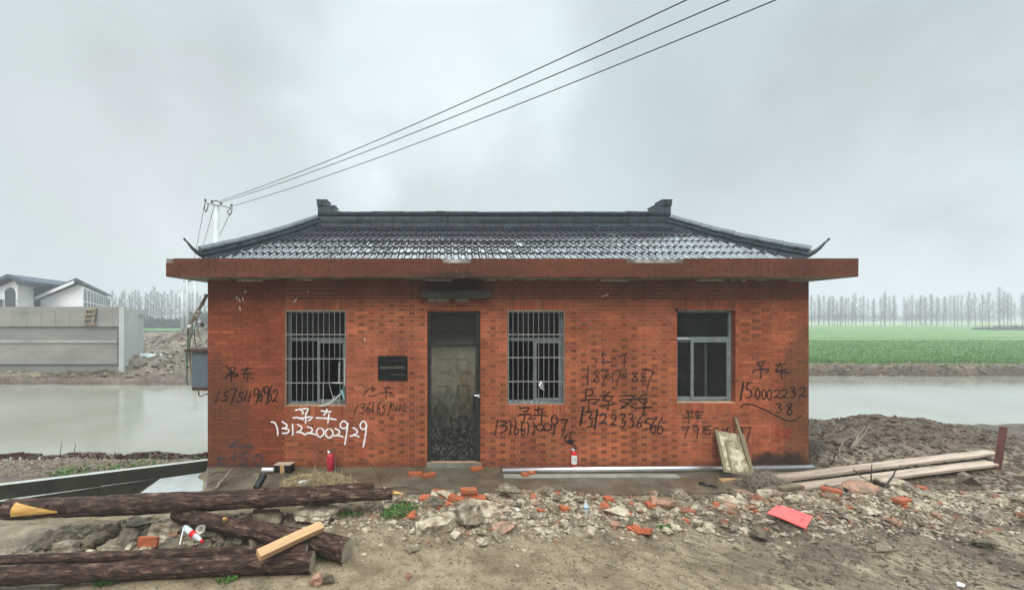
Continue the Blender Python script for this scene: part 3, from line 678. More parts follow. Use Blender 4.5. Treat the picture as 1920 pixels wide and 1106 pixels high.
for (X, s) in ((GX0, -1), (GX1, 1)):
    def fx_(px): return (px - PX) / F * RR
    b = MB(); z0 = ZR + .22
    xo = X + s * .02; xi = X - s * .42
    def bb(x0, x1, y, z0, z1): b.box((min(x0, x1), RR - y, z0), (max(x0, x1), RR + y, z1))
    bb(xo, xo - s * .37, .13, ZR + .2, ZR + .41); bb(xo - s * .015, xo - s * .39, .145, ZR + .22, ZR + .27)
    bb(xo + s * .012, xo - s * .20, .15, ZR + .41, ZR + .54); bb(xo + s * .022, xo - s * .21, .158, ZR + .525, ZR + .545)
    for (a, c_, d_, e_) in ((.03, .05, .43, .52), (.165, .185, .43, .52), (.05, .165, .43, .445), (.05, .165, .505, .52), (.08, .14, .465, .48), (.08, .095, .48, .495)):
        bb(xo - s * a, xo - s * c_, .16, ZR + d_, ZR + e_)
    bb(xo - s * .21, xo - s * .385, .14, ZR + .40, ZR + .42)
    o = b.build('finial', M_RIDGE); sub_of(roof, o)
# ---- windows
def frame_rect(b, x0, x1, z0, z1, y0, y1, t):
    b.box((x0, y0, z0), (x0 + t, y1, z1)); b.box((x1 - t, y0, z0), (x1, y1, z1)); b.box((x0 + t, y0, z0), (x1 - t, y1, z0 + t)); b.box((x0 + t, y0, z1 - t), (x1 - t, y1, z1))
def window(idx):
    x0, x1, z0, z1 = OPEN[idx]; x0 += .007; x1 -= .007; YF = WY + .10
    tr = wz((636, 636, 634)[idx]); b = MB()
    frame_rect(b, x0, x1, z0, z1, YF, YF + .07, .045); b.box((x0 + .045, YF - .004, tr - .035), (x1 - .045, YF + .07, tr + .02))
    wn = b.build('window', M_ALU); adopt(house, wn)
    def sp(name, mb, mat): o = mb.build(name, mat); sub_of(wn, o); return o
    lower = (z0 + .045, tr - .035)
    if idx == 2:
        b = MB(); frame_rect(b, wx(1301), x1 - .04, lower[0] - .01, lower[1] + .004, YF - .015, YF + .018, .05); sp('sash', b, M_ALU)
        b = MB(); frame_rect(b, x0 + .04, wx(1334), lower[0] - .002, lower[1], YF + .024, YF + .055, .04); sp('sash', b, M_ALU)
        b = MB(); b.box((wx(1301) + .05, YF, lower[0] + .04), (x1 - .09, YF + .005, lower[1] - .046)); sp('pane', b, M_GLASS)
        b = MB(); b.box((x0 + .08, YF + .038, lower[0] + .038), (wx(1334) - .04, YF + .043, lower[1] - .04)); sp('pane', b, M_GLASS)
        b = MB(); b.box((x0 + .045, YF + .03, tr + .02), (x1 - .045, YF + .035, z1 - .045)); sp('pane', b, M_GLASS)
    else:
        mid = wx((594, 1006)[idx]); b = MB(); frame_rect(b, mid - .022, x1 - .035, lower[0], lower[1], YF - .008, YF + .02, .045); sp('sash', b, M_ALU)
        b = MB(); b.box((x0 + .045, YF + .03, tr + .02), (x1 - .045, YF + .035, z1 - .045)); sp('pane', b, M_GLASS)
        # grille
        b = MB(); yb = WY - .004; hz = [z1 - .012] + [wz(q) for q in ((627, 672.5, 717.5), (627, 670, 715))[idx]]
        n_ = 11; X0, X1 = x0 + .004, x1 - .004
        for q in hz: b.box((X0, yb - .008, q - .010), (X1, yb + .006, q + .010))
        zb = z0 + .02
        for i in range(1, n_):
            xx = lerp(X0, X1, i / n_); sgm = [(zb, z1)]
            if idx == 0 and i in (8, 9): sgm = [(hz[3], z1)] if i == 8 else [(hz[2], z1)]
            if idx == 0 and i == 7: sgm = [(hz[3], z1)]
            for a, c_ in sgm: b.tube([(xx, yb, a), (xx + rb.gauss(0, .0015), yb, (a + c_) / 2), (xx, yb, c_)], .0065, 6)
        b.box((X0 - .002, yb - .006, z0), (X0 + .012, yb + .006, z1)); b.box((X1 - .012, yb - .006, z0 if idx else hz[2]), (X1 + .002, yb + .006, z1))
        g = sp('grille', b, M_BAR)
        if idx == 0:
            b = MB(); xr = x1
            b.tube([(xr - .012, yb - .006, hz[2]), (xr - .018, yb - .004, wz(722))], .011, 6); b.tube([(xr - .12, yb, hz[2] - .06), (xr - .128, yb, hz[3])], .010, 6)
            b.tube([(xr - .24, yb - .012, hz[3] + .003), (xr - .06, yb - .014, hz[3] - .002)], .012, 6)
            b.tube([P(606.5, 719, WY), P(605.5, 760, WY)], .007, 6); b.tube([P(617, 719, WY + .02), P(625, 748, WY + .03)], .006, 6)
            b.tube([P(623, 762, WY), P(627, 741, WY + .02)], .006, 6); b.tube([P(634, 761, WY), P(636, 742, WY + .02)], .005, 6)
            sp('broken_bar', b, M_BARPALE)
            b = MB(); b.tube([P(598, 761, WY - .02), P(606, 761.5, WY - .03), P(617, 757, WY - .03), P(628, 749, WY - .02), P(640, 737, WY)], .006, 6)
            b.tube([P(600, 760, WY - .01), P(615, 755, WY - .02), P(630, 744, WY - .01), P(641, 736, WY)], .004, 6); sp('loose_cord', b, M_WHITEP)
            b = MB(); b.tube([P(640, 731, WY - .01), P(645.5, 748, WY - .03)], [.026, .014], 10); sp('bottle', b, simple('pale_blue_plastic', (.25, .45, .50), None, 6, .3, 0))
        else:
            b = MB(); b.box((x0 + .02, WY + .0, z0 - .002), (x1 - .02, WY + .1, z0 + .012)); sp('sill', b, M_ALU)
            for i in range(14):
                b = MB(); c_ = (lerp(x0 + .06, x1 - .3, i / 14), WY + .03 + rb.random() * .05, z0 + .02)
                M4 = Matrix.Translation(c_) @ Matrix.Rotation(rb.random() * 3, 4, 'Z') @ Matrix.Rotation(rb.random(), 4, 'X'); b.box((-.022, -.012, -.01), (.022, .012, .012), M=M4)
                sp('glass_shard', b, rb.choice([M_WHITEP, M_BARPALE, M_ALU, M_PLANK]))
            b = MB(); b.tube([P(1014, 715, WY - .02), P(1012, 722, WY - .03), P(1015, 728, WY - .025), P(1021, 731, WY - .02)], [.012, .02, .012, .004], 6); b.tube([P(1015, 714, WY - .02), P(1018, 726, WY - .03)], [.01, .006], 6); sp('rag', b, M_WHITEP)
    return wn
for i in range(3): window(i)
b = MB(); b.tube([P(1269, 634.6, WY + .095), P(1296, 635.4, WY + .095)], [.014, .004], 6); o = b.build('peeled_seal', M_WHITEP); adopt(house, o)
b = MB(); b.lathe([(.028, -.02), (.03, 0), (.012, .02)], 10, Matrix.Translation(P(1268.5, 581, WY - .012)) @ Matrix.Rotation(R(90), 4, 'X')); adopt(house, b.build('wasp_nest', M_BLACK))
# ---- door
x0, x1, z0, z1 = OPEN[3]; x0 += .007; x1 -= .007; DYY = WY + .07
b = MB(); b.box((x0, DYY - .03, z0), (x0 + .055, DYY + .10, z1)); b.box((x1 - .075, DYY - .03, z0), (x1, DYY + .10, z1)); b.box((x0 + .055, DYY - .03, z1 - .055), (x1 - .075, DYY + .10, z1))
trz = wz(647); b.box((x0 + .055, DYY - .015, trz - .015), (x1 - .075, DYY + .10, trz + .015))
door = b.build('door', M_DFRAME); adopt(house, door)
def sp(name, mb, mat, smooth=False): o = mb.build(name, mat, smooth=smooth); sub_of(door, o); return o
dx0, dx1 = x0 + .057, x1 - .077
def emboss(b, a0, a1, c0, c1, y): 
    t = .018; frame_rect(b, a0, a1, c0, c1, y - .013, y + .001, t); b.box((a0 + .045, y - .010, c0 + .045), (a1 - .045, y + .001, c1 - .045))
b = MB(); b.box((dx0, DYY + .01, trz + .017), (dx1, DYY + .045, z1 - .057)); mx = (dx0 + dx1) / 2
for a0, a1 in ((dx0 + .1, mx - .04), (mx + .04, dx1 - .1)): emboss(b, a0, a1, wz(625), wz(606), DYY + .01)
sp('transom_panel', b, M_DOOR)
b = MB(); b.box((dx0, DYY, z0 + .004), (dx1, DYY + .045, trz - .017))
for (ya, yb_) in ((700, 672), (765, 722), (828, 780)):
    for a0, a1 in ((dx0 + .12, mx - .05), (mx + .05, dx1 - .12)): emboss(b, a0, a1, wz(ya), wz(yb_), DYY)
sp('door_leaf', b, M_DOOR)
b = MB(); b.lathe([(.014, -.005), (.016, .004), (.010, .006)], 12, Matrix.Translation(P(850, 704, WY + .065)) @ Matrix.Rotation(R(90), 4, 'X')); sp('peephole', b, M_BLACK)
b = MB(); hx = dx1 - .035; b.box((hx - .022, DYY - .008, wz(775)), (hx + .022, DYY - .0005, wz(742))); b.tube([(hx, DYY - .02, wz(745)), (hx, DYY - .045, wz(748)), (hx, DYY - .045, wz(764)), (hx, DYY - .02, wz(768))], .008, 8); sp('handle', b, M_BLACK)
b = MB(); b.tube([P(889, 741, WY + .03), P(899, 742, WY + .02)], .010, 8); b.box(tuple(P(896, 745, WY + .01)), tuple(P(899, 739, WY + .03))); sp('latch', b, M_STEEL)
for pz in (675, 717, 835):
    b = MB(); b.tube([(dx0 - .004, DYY - .012, wz(pz + 6)), (dx0 - .004, DYY - .012, wz(pz - 6))], .012, 8); sp('hinge', b, M_RUST)
b = MB(); b.box((wx(800), WY - .03, .03), (wx(903), WY + .2, .118)); adopt(house, b.build('doorstep', M_CONC))
# canopy over the door
b = MB(); b.box(tuple(P(790, 560.5, 6.98)[:1]) + (6.86, wz(559)), (P(924, 0, 6.98)[0], WY - .0005, wz(548.5)))
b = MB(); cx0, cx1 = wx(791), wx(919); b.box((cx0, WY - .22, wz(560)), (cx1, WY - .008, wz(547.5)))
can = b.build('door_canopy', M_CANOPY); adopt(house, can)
b = MB(); q = cx0 + .05
for L_ in (.25, .2, .3, .22): b.box((q, WY - .2 + rb.uniform(0, .05), wz(547.4)), (q + L_, WY - .012, wz(546) + rb.uniform(0, .01)), (.35, .11, .06)); q += L_ + .02
for a, c_ in ((.12, .5), (.62, .86)): b.box((cx0 + a, WY - .09, wz(566)), (cx0 + c_, WY - .008, wz(560.2)), (.42, .38, .33))
o = b.build('broken_edging', M_BRICK); sub_of(can, o)
# plaque
b = MB(); p0, p1 = P(709, 713, WY), P(764, 667, WY); b.box((p0.x, WY - .022, p0.z), (p1.x, WY - .0085, p1.z))
pl = b.build('plaque', M_PLAQUE); adopt(house, pl); tag(pl, 'black granite plaque with worn gilded Chinese lettering')
def text_mesh(name, s, size, xz, mat, par, width=None):
    cu = bpy.data.curves.new(name, 'FONT'); cu.body = s; cu.size = size; cu.extrude = .0012; cu.align_x = 'CENTER'; cu.align_y = 'CENTER'; cu.resolution_u = 2
    t = bpy.data.objects.new(name, cu); col.objects.link(t); bpy.context.view_layer.update()
    dg = bpy.context.evaluated_depsgraph_get(); me = bpy.data.meshes.new_from_object(t.evaluated_get(dg)); bpy.data.objects.remove(t)
    xs = [v.co.x for v in me.vertices]
    k = (width / (max(xs) - min(xs))) if (width and xs and max(xs) > min(xs)) else 1
    for v in me.vertices: v.co = Vector((xz[0] + v.co.x * k, WY - .0235 - v.co.z, xz[1] + v.co.y))
    me.materials.clear(); me.materials.append(mat); o = bpy.data.objects.new(name, me); col.objects.link(o); sub_of(par, o); return o
cxp = (p0.x + p1.x) / 2
text_mesh('lettering', '嘉兴市人民政府批准文物', .034, (cxp + .02, wz(675.5)), simple('dim_gilding', (.05, .046, .036), None, 10, .6, 0), pl, .40)
text_mesh('lettering', '新城农田水利建设泵站', .058, (cxp, wz(689)), M_GOLD, pl, .46)
text_mesh('lettering', '二〇〇九年十二月立', .034, (cxp + .11, wz(702.5)), M_GOLD, pl, .26)

# ---- painted writing
def crom(pts, n=6):
    if len(pts) < 3: 
        a, c = pts; return [(lerp(a[0], c[0], i / 4), lerp(a[1], c[1], i / 4)) for i in range(5)]
    out = []; q = [pts[0]] + list(pts) + [pts[-1]]
    for i in range(1, len(q) - 2):
        for k in range(n):
            t = k / n; out.append(tuple(.5 * (2*q[i][j] + (q[i+1][j]-q[i-1][j])*t + (2*q[i-1][j]-5*q[i][j]+4*q[i+1][j]-q[i+2][j])*t*t + (3*q[i][j]-q[i-1][j]-3*q[i+1][j]+q[i+2][j])*t**3) for j in (0, 1)))
    return out + [pts[-1]]
DG = {'0': [[(.5, 0), (.1, .25), (.08, .7), (.5, 1), (.92, .7), (.9, .25), (.5, 0)]], '1': [[(.5, 0), (.5, 1)]],
 '2': [[(.1, .22), (.5, 0), (.88, .22), (.65, .6), (.05, .95)], [(.05, .95), (.5, .88), (1, .98)]],
 '3': [[(.1, .08), (.55, 0), (.85, .18), (.4, .42)], [(.4, .42), (.9, .6), (.7, .95), (.1, 1)]],
 '5': [[(.3, 0), (.2, .4), (.75, .5), (.8, .85), (.1, 1)], [(.3, 0), (.95, .0)]],
 '6': [[(.8, 0), (.3, .4), (.1, .8), (.45, 1), (.85, .8), (.6, .55), (.2, .7)]],
 '7': [[(.0, .05), (.95, .0)], [(.95, .0), (.6, .5), (.4, 1)]],
 '8': [[(.85, .12), (.45, 0), (.2, .2), (.5, .45), (.85, .75), (.5, 1), (.15, .78), (.45, .5), (.85, .12)]],
 '9': [[(.85, .15), (.5, 0), (.1, .18), (.3, .42), (.8, .3), (.85, .15)], [(.85, .15), (.75, .6), (.6, 1)]]}
nstroke = [0]
def write(strokes, wpx, mat, label):
    vs, fs, uv = [], [], []
    for st in strokes:
        w_ = wpx * 1.22
        if isinstance(st, dict): w_ = wpx * 1.22 * st['w']; st = st['p']
        p = crom(st); nstroke[0] += 1; y = WY - .0085 - .0004 * (nstroke[0] % 9)
        pts = [Vector(((a - PX) / F * WY, 0, EYE - (b_ - PY) / F * WY)) for a, b_ in p]
        d0 = (pts[1] - pts[0]).normalized(); d1 = (pts[-1] - pts[-2]).normalized(); hw = w_ / F * WY / 2
        pts = [pts[0] - d0 * hw * .6] + pts + [pts[-1] + d1 * hw * .6]
        o = len(vs)
        for i, q in enumerate(pts):
            d = pts[min(i+1, len(pts)-1)] - pts[max(i-1, 0)]; d = d.normalized() if d.length > 1e-9 else d0; s = Vector((d.z, 0, -d.x))
            ww = hw * (1 + .18 * math.sin(i * 1.7 + nstroke[0])); ww *= .55 if i in (0, len(pts)-1) else 1
            vs += [q + s * ww + Vector((0, y, 0)), q - s * ww + Vector((0, y, 0))]; uv += [(0, i), (1, i)]
        for i in range(len(pts) - 1): fs.append((o+2*i, o+2*i+1, o+2*i+3, o+2*i+2))
    me = bpy.data.meshes.new('painted_writing'); me.from_pydata([tuple(v) for v in vs], [], fs); ul = me.uv_layers.new(name='UVMap')
    for l in me.loops: ul.data[l.index].uv = uv[l.vertex_index]
    me.materials.append(mat); o = bpy.data.objects.new('painted_writing', me); col.objects.link(o); adopt(house, o); o['label'] = label; return o
def zc(x0, y0, s): return lambda pts: [(x0 + a / s, y0 + b_ / s) for a, b_ in pts]
def dig(z, ch, x0, y0, x1, y1, sl=0):      # digit in a box of zoomed coordinates with slant sl
    out = []
    for st in DG[ch]: out.append(z([(x0 + (x1 - x0) * a + sl * (1 - b_) * (y1 - y0), y0 + (y1 - y0) * b_) for a, b_ in st]))
    return out
Z = zc(390, 670, 5.267); S = []
for st in ([(180,85),(210,120),(245,160)], [(200,108),(265,96),(258,140),(218,150)], [(168,205),(215,172),(250,160),(300,165)], [(250,185),(298,182),(280,160)], [(232,120),(230,180),(235,240)], [(190,165),(235,150)],
           [(332,122),(380,112),(430,105)], [(397,92),(372,135),(352,168)], [(352,165),(435,158)], [(395,150),(398,200),(385,240)], [(350,195),(400,200)], [(425,195),(455,215)]): S.append(Z(st))
S += dig(Z, '1', 60, 325, 95, 445, .3) + dig(Z, '5', 140, 335, 195, 430, .2) + dig(Z, '7', 205, 303, 275, 465, .1) + dig(Z, '5', 285, 345, 335, 440, .25) + dig(Z, '1', 340, 325, 372, 432, .35) + dig(Z, '1', 385, 330, 412, 445, .25)
S += dig(Z, '9', 440, 305, 505, 450, .1) + dig(Z, '6', 495, 295, 540, 430, .2) + dig(Z, '9', 545, 280, 605, 460, .05) + dig(Z, '6', 585, 270, 630, 440, .1) + dig(Z, '2', 635, 310, 690, 440, .05)
write(S, 2.5, M_SPBLK, 'black painted crane hire number beside the left window')
write([Z([(225,880),(300,810)]), Z([(225,875),(445,880)])], 6, M_SPBLU, 'faint blue arrow low at the left corner')
S = [Z([(120,960),(115,1050)]), Z([(85,1000),(180,990)]), Z([(90,1050),(170,1050)]), Z([(265,935),(265,1050)]), Z([(230,985),(310,970)]), Z([(355,940),(335,990),(385,1000),(375,1050),(330,1055)]), Z([(355,940),(400,935)])] + dig(Z, '0', 450, 955, 540, 1060)
write(S, 6, M_SPBLU, 'faint blue characters and number at the foot of the left corner')
Z = zc(500, 740, 9.6); S = []
for st in ([(520,275),(600,255),(735,245),(740,280),(705,350)], [(600,255),(655,300),(650,345)], [(705,330),(708,420),(705,500)], [(480,410),(560,405),(660,440)], [(580,420),(820,395),(760,460)],
           [(985,285),(1070,295),(1160,300)], [(1085,255),(1080,310),(1030,360)], [(1125,335),(1105,500)], [(895,410),(1100,420),(1250,440)]): S.append(Z(st))
S += [Z([(90,485),(150,500),(195,600),(205,720)]), Z([(285,480),(370,540),(350,585),(285,600)]), Z([(285,600),(400,620),(380,680),(290,685)]), Z([(468,525),(475,620),(470,720)]),
      Z([(560,530),(630,570),(620,630),(545,670)]), Z([(545,670),(620,675),(705,715)]), Z([(740,570),(815,600),(810,660),(720,690)]), Z([(720,690),(800,690),(880,710)])]
S += dig(Z, '0', 895, 585, 1035, 755) + dig(Z, '0', 1055, 600, 1200, 770)
S += [Z([(1235,605),(1310,640),(1300,700),(1215,735)]), Z([(1215,735),(1280,725),(1375,750)]), Z([(1460,530),(1395,465),(1330,520),(1350,590),(1430,590),(1465,510)]), Z([(1465,510),(1440,700),(1410,885)]),
      Z([(1560,590),(1630,640),(1620,690),(1510,740)]), Z([(1510,740),(1580,725),(1665,750)]), Z([(1795,530),(1750,470),(1690,520),(1700,600),(1770,610),(1800,530)]), Z([(1800,530),(1780,720),(1740,930)])]
write(S, 3.3, M_SPWHT, 'white sprayed crane hire characters and number under the left window')
Z = zc(650, 710, 13.82); S = []
for st in ([(430,180),(540,240)], [(465,275),(520,310)], [(590,250),(510,330),(430,430)], [(680,170),(630,240)], [(635,260),(730,235),(720,290)], [(640,300),(720,300)], [(650,260),(660,330)], [(705,420),(760,420),(865,370)],
           [(945,220),(1000,225),(1110,205),(1060,255)], [(990,280),(1050,290)], [(1010,260),(1030,400),(1025,510)], [(910,390),(1000,350),(1120,340),(1180,365),(1100,395)]): S.append(Z(st))
S += dig(Z, '1', 160, 650, 220, 900, .45) + dig(Z, '3', 330, 640, 470, 890, .15) + dig(Z, '6', 500, 590, 610, 880, .1) + dig(Z, '1', 640, 600, 700, 880, .1) + dig(Z, '6', 780, 580, 870, 880, .08)
S += dig(Z, '5', 930, 680, 1000, 870, .1) + dig(Z, '1', 1040, 600, 1080, 940, .3) + dig(Z, '0', 1150, 670, 1235, 810) + dig(Z, '1', 1250, 640, 1290, 840, .2) + dig(Z, '1', 1340, 640, 1370, 850, .2) + dig(Z, '2', 1450, 650, 1560, 850) + [Z([(1250,780),(1450,800)])]
write(S, 1.9, M_SPFAINT, 'thin black number below the plaque')
Z = zc(915, 750, 10.667); S = []
for st in ([(620,130),(655,160)], [(680,150),(810,145),(770,215),(700,225)], [(600,320),(640,285),(830,280),(850,320)], [(740,290),(715,400)], [(800,375),(850,355)],
           [(925,190),(1115,170)], [(1025,130),(990,240),(1050,250)], [(1060,190),(1085,240),(1060,430)], [(900,300),(1050,295),(1185,310)], [(1085,240),(1150,240)]): S.append(Z(st))
S += [Z([(190,380),(165,540),(140,700)]), Z([(230,420),(330,410),(370,440),(250,510)]), Z([(250,510),(370,520),(350,600),(240,660)]), Z([(410,395),(455,450),(430,690)]), Z([(550,390),(560,480),(530,600),(560,690),(615,600),(540,540)]), Z([(690,430),(660,600),(690,695),(740,640),(660,580)]),
      Z([(780,430),(815,520),(790,700)]), Z([(900,430),(935,520),(900,700)])] + dig(Z, '0', 960, 470, 1120, 610) + dig(Z, '0', 1105, 460, 1270, 600)
S += [Z([(1390,400),(1340,300),(1270,350),(1290,470),(1380,450),(1390,400)]), Z([(1390,400),(1330,560),(1300,710)]), Z([(1420,385),(1590,385)]), Z([(1590,385),(1540,500),(1485,690)]),
      Z([(1700,625),(1640,650),(1640,760)]), Z([(1580,680),(1535,780),(1570,830),(1640,870),(1750,910)]), {'w': 2.4, 'p': Z([(1600,820),(1690,830)])}, Z([(1610,800),(1690,780)])]
write(S, 2.7, M_SPBLK, 'black crane characters and number under the middle window')
Z = zc(1070, 650, 6.505); S = []
for st in ([(400,50),(380,130)], [(400,140),(400,230)], [(325,145),(300,195)], [(430,185),(490,180)], [(570,110),(680,100)], [(660,110),(650,250)]): S.append(Z(st))
S += [{'w': 1.3, 'p': Z([(215,240),(205,360),(208,480)])}] + dig(Z, '8', 275, 290, 355, 435) + dig(Z, '7', 345, 280, 440, 480, .1) + dig(Z, '0', 435, 335, 480, 395) + dig(Z, '1', 495, 325, 520, 395) + dig(Z, '7', 525, 285, 615, 470) + dig(Z, '0', 605, 330, 655, 390) + dig(Z, '1', 660, 320, 690, 400)
S += dig(Z, '8', 735, 305, 830, 425) + dig(Z, '8', 845, 310, 915, 425) + [Z([(895,270),(960,285),(1010,300)]), Z([(1010,300),(960,400),(930,520)])]
write(S, 2.0, M_SPFAINT, 'broken black number high on the brick between the two right windows')
S = []
for st in ([(185,520),(180,630)], [(185,520),(250,520),(265,570),(190,600)], [(115,660),(240,640),(350,640)], [(225,650),(215,790)], [(340,645),(280,700)], [(180,790),(250,790)],
           [(365,595),(520,600)], [(480,545),(410,600),(410,650),(480,655),(500,600)], [(350,715),(520,700)], [(460,660),(450,770)], [(600,595),(770,600),(680,700),(600,750)], [(585,650),(680,690),(790,750)], [(680,640),(780,640)],
           [(930,580),(850,600),(840,660),(900,700),(930,660)], [(780,640),(930,630)], [(800,745),(990,735)], [(900,640),(885,840)]): S.append(Z(st))
S += [{'w': 1.7, 'p': Z([(150,740),(115,955)])}] + dig(Z, '3', 190, 780, 265, 975) + [{'w': 1.5, 'p': Z([(325,770),(290,1000)])}] + dig(Z, '2', 345, 810, 440, 945) + dig(Z, '2', 480, 815, 560, 960) + dig(Z, '3', 590, 815, 670, 980) + dig(Z, '3', 700, 810, 770, 980) + dig(Z, '6', 800, 850, 870, 985) + dig(Z, '5', 900, 875, 985, 1000) + dig(Z, '6', 960, 860, 1040, 1050, .1) + dig(Z, '6', 1045, 855, 1135, 1060)
write(S, 2.6, M_SPBLK, 'large black crane and forklift characters with number between the two right windows')
Z = zc(1260, 660, 6.146); S = []
for st in ([(970,115),(1000,150),(1000,165)], [(985,120),(1045,110),(1040,150),(1000,155)], [(935,240),(945,205),(1090,195),(1105,215),(1070,240)], [(1020,160),(1020,300)],
           [(1180,155),(1305,135)], [(1245,120),(1205,200)], [(1190,215),(1305,205)], [(1185,225),(1350,240)], [(1258,165),(1258,300)]): S.append(Z(st))
S += [{'w': 1.4, 'p': Z([(820,345),(785,550)])}] + dig(Z, '5', 840, 350, 925, 530) + dig(Z, '0', 955, 420, 1010, 540) + dig(Z, '0', 1030, 425, 1080, 545) + dig(Z, '0', 1090, 430, 1145, 550) + dig(Z, '2', 1160, 430, 1250, 530) + dig(Z, '2', 1250, 420, 1330, 530) + dig(Z, '3', 1350, 400, 1425, 525) + dig(Z, '2', 1455, 400, 1535, 515) + dig(Z, '3', 1185, 590, 1265, 695) + dig(Z, '8', 1310, 590, 1390, 720)
S += [Z([(795,635),(810,605),(900,600),(1050,655),(1180,720),(1300,775),(1400,785),(1490,730)])]
write(S, 2.6, M_SPBLK, 'black crane characters and number with a swash right of the glazed window')
S = []
for st in ([(160,670),(190,720)], [(175,685),(235,680),(225,710)], [(125,755),(240,735)], [(190,700),(190,815)], [(220,760),(240,745)], [(250,690),(345,685)], [(290,665),(270,730),(340,720)], [(260,755),(345,750)], [(295,690),(292,800)]): S.append(Z(st))
S += dig(Z, '7', 110, 855, 200, 980) + dig(Z, '9', 240, 845, 310, 985) + dig(Z, '8', 345, 850, 395, 940) + dig(Z, '5', 390, 850, 450, 945) + dig(Z, '7', 470, 870, 530, 980) + dig(Z, '1', 560, 870, 600, 960) + dig(Z, '5', 610, 870, 680, 960) + dig(Z, '1', 690, 870, 740, 950) + dig(Z, '3', 770, 860, 820, 940) + dig(Z, '7', 830, 860, 910, 1030)
write(S, 2.2, M_SPFAINT, 'black crane characters and thin number under the glazed window')
S = [Z([(1200,880),(1190,1000)]), Z([(1180,920),(1260,900)]), Z([(1210,950),(1250,960)]), Z([(1230,900),(1230,1030)]), Z([(1290,880),(1290,1000)]), Z([(1270,930),(1370,910)]), Z([(1280,975),(1360,985)]), Z([(1340,880),(1330,1020)])]
write(S, 4, M_SPRED, 'faint red characters low on the right corner')
S = [[(444,556),(445,562)], [(449,560),(451,566)], [(455,558),(457,564)], [(459,548),(462,546)], [(551,567),(557,560)], [(577,545),(579,548)], [(450,575),(451,582)], [(683,634),(684,638)], [(1128,556),(1140,552)]]
write(S, 1.4, M_SPWHT, 'small white paint flecks high on the wall')

# ------------------------------------------------------------------ electrical cabinet hanging on the side of the house
cab = empty('electrical_cabinet', (WX0 - .18, WY + .35, 1.2), 'grey steel electrical cabinet with loose wires on the left house wall', 'electrical box')
cy = 7.35
def cp(px, py, Y=cy): return P(px, py, Y)
b = MB(); a = cp(366, 728); c = cp(386, 660); b.box((a.x, cy - .1, a.z), (WX0 - PR - .002, cy + .35, c.z)); o = b.build('cabinet_body', M_BOXM); adopt(cab, o)
b = MB(); a = cp(355, 657); b.box((a.x, cy - .14, cp(0, 659).z), (WX0 - PR - .002, cy + .4, cp(0, 654).z)); adopt(cab, b.build('cabinet_roof', M_RUST))
b = MB(); a = cp(367, 730); b.box((a.x, cy - .104, cp(0, 730).z), (WX0 - PR - .002, cy + .36, cp(0, 724).z)); adopt(cab, b.build('bottom_rail', M_RUST))
b = MB(); b.tube([cp(372, 731), cp(373, 741), cp(376, 743), cp(384, 739), cp(392, 738)], .012, 6); adopt(cab, b.build('bracket', M_GREYWOOD))
b = MB(); b.tube([cp(388, 552), cp(378, 572), cp(366, 590), cp(356, 612)], .03, 8); adopt(cab, b.build('conduit', M_GREYWOOD))
gw = simple('green_wire', (.06, .14, .11), None, 4, .5, 0); bw = simple('tan_wire', (.30, .25, .16), None, 4, .5, 0)
for k, (pts, r, mt) in enumerate(((((384,560),(372,585),(356,604),(352,640),(350,700),(352,722)), .012, gw), (((380,570),(366,600),(358,612),(356,660),(360,700),(364,728)), .010, bw), (((376,580),(358,615),(354,670),(362,720),(366,733)), .008, bw), (((372,590),(364,620),(368,655),(372,680)), .008, gw), (((368,600),(372,625),(378,640)), .01, bw), (((362,605),(355,650),(349,690)), .008, gw))):
    b = MB(); p = crom(pts, 5); b.tube([cp(x + rb.uniform(-1, 1), y, cy - .04 * (k % 3)) for x, y in p], r, 5); adopt(cab, b.build('loose_wire', mt))
for (x, y) in ((374, 585), (370, 592), (376, 603), (379, 609), (356, 612)):
    b = MB(); q = cp(x, y, cy - .05); b.lathe([(.012, -.03), (.035, -.02), (.022, 0), (.038, .015), (.012, .03)], 10, Matrix.Translation(q) @ Matrix.Rotation(R(60), 4, 'Y')); adopt(cab, b.build('insulator', M_INS if (x % 2) else M_WHITEP))

# ------------------------------------------------------------------ power poles and cables
def pole(px, ptop, Y, zbase, rad, arm=None, lab='', grp=None):
    X = (px - PX) / F * Y; zt = EYE - (ptop - PY) / F * Y; t = empty('utility_pole', (X, Y, zbase), lab, 'utility pole', grp)
    b = MB(); b.tube([(X, Y, zbase - .3), (X, Y, zt)], [rad * 1.25, rad * .85], 12); adopt(t, b.build('pole', M_POLE, smooth=True))
    return t, X, zt
YP = 20.0
mp_, X, zt = pole(406, 384, YP, -.1, .15, lab='tall pale concrete power pole with angled crossarm behind the roof')
b = MB(); A = P(384, 380, YP - .3); B = P(436, 389.5, YP + .2)
b.tube([A, B], .05, 6); adopt(mp_, b.build('crossarm', M_POLE))
b = MB(); b.tube([P(396, 379.5, YP), P(405, 376, YP - .05), P(415, 380.5, YP)], .025, 6); adopt(mp_, b.build('jumper', M_WIRE))
for q in (385, 397, 414, 434):
    b = MB(); t_ = (q - 384) / 52; c = A.lerp(B, t_) + Vector((0, 0, .04)); b.lathe([(.03, 0), (.07, .03), (.04, .07), (.07, .11), (.03, .15)], 10, Matrix.Translation(c)); adopt(mp_, b.build('insulator', M_INS))
for (a_, c_, d_) in (((384,382),(383,391),(386,398)), ((391,382),(389,391),(386,398)), ((432,390),(426,398),(430,404)), ((435,391),(434,398),(431,404))):
    b = MB(); b.tube([P(*a_, YP), P(*c_, YP), P(*d_, YP)], .025, 6); adopt(mp_, b.build('strain_link', M_INS))
def cable(name, A, B, sag, r, lab, grp):
    pts = []
    for i in range(41):
        t = i / 40; q = A.lerp(B, t); q.z -= sag * 4 * t * (1 - t); pts.append(q)
    b = MB(); b.tube(pts, r, 5); o = b.build(name, M_WIRE, smooth=True); tag(o, lab, 'power cable', grp); return o
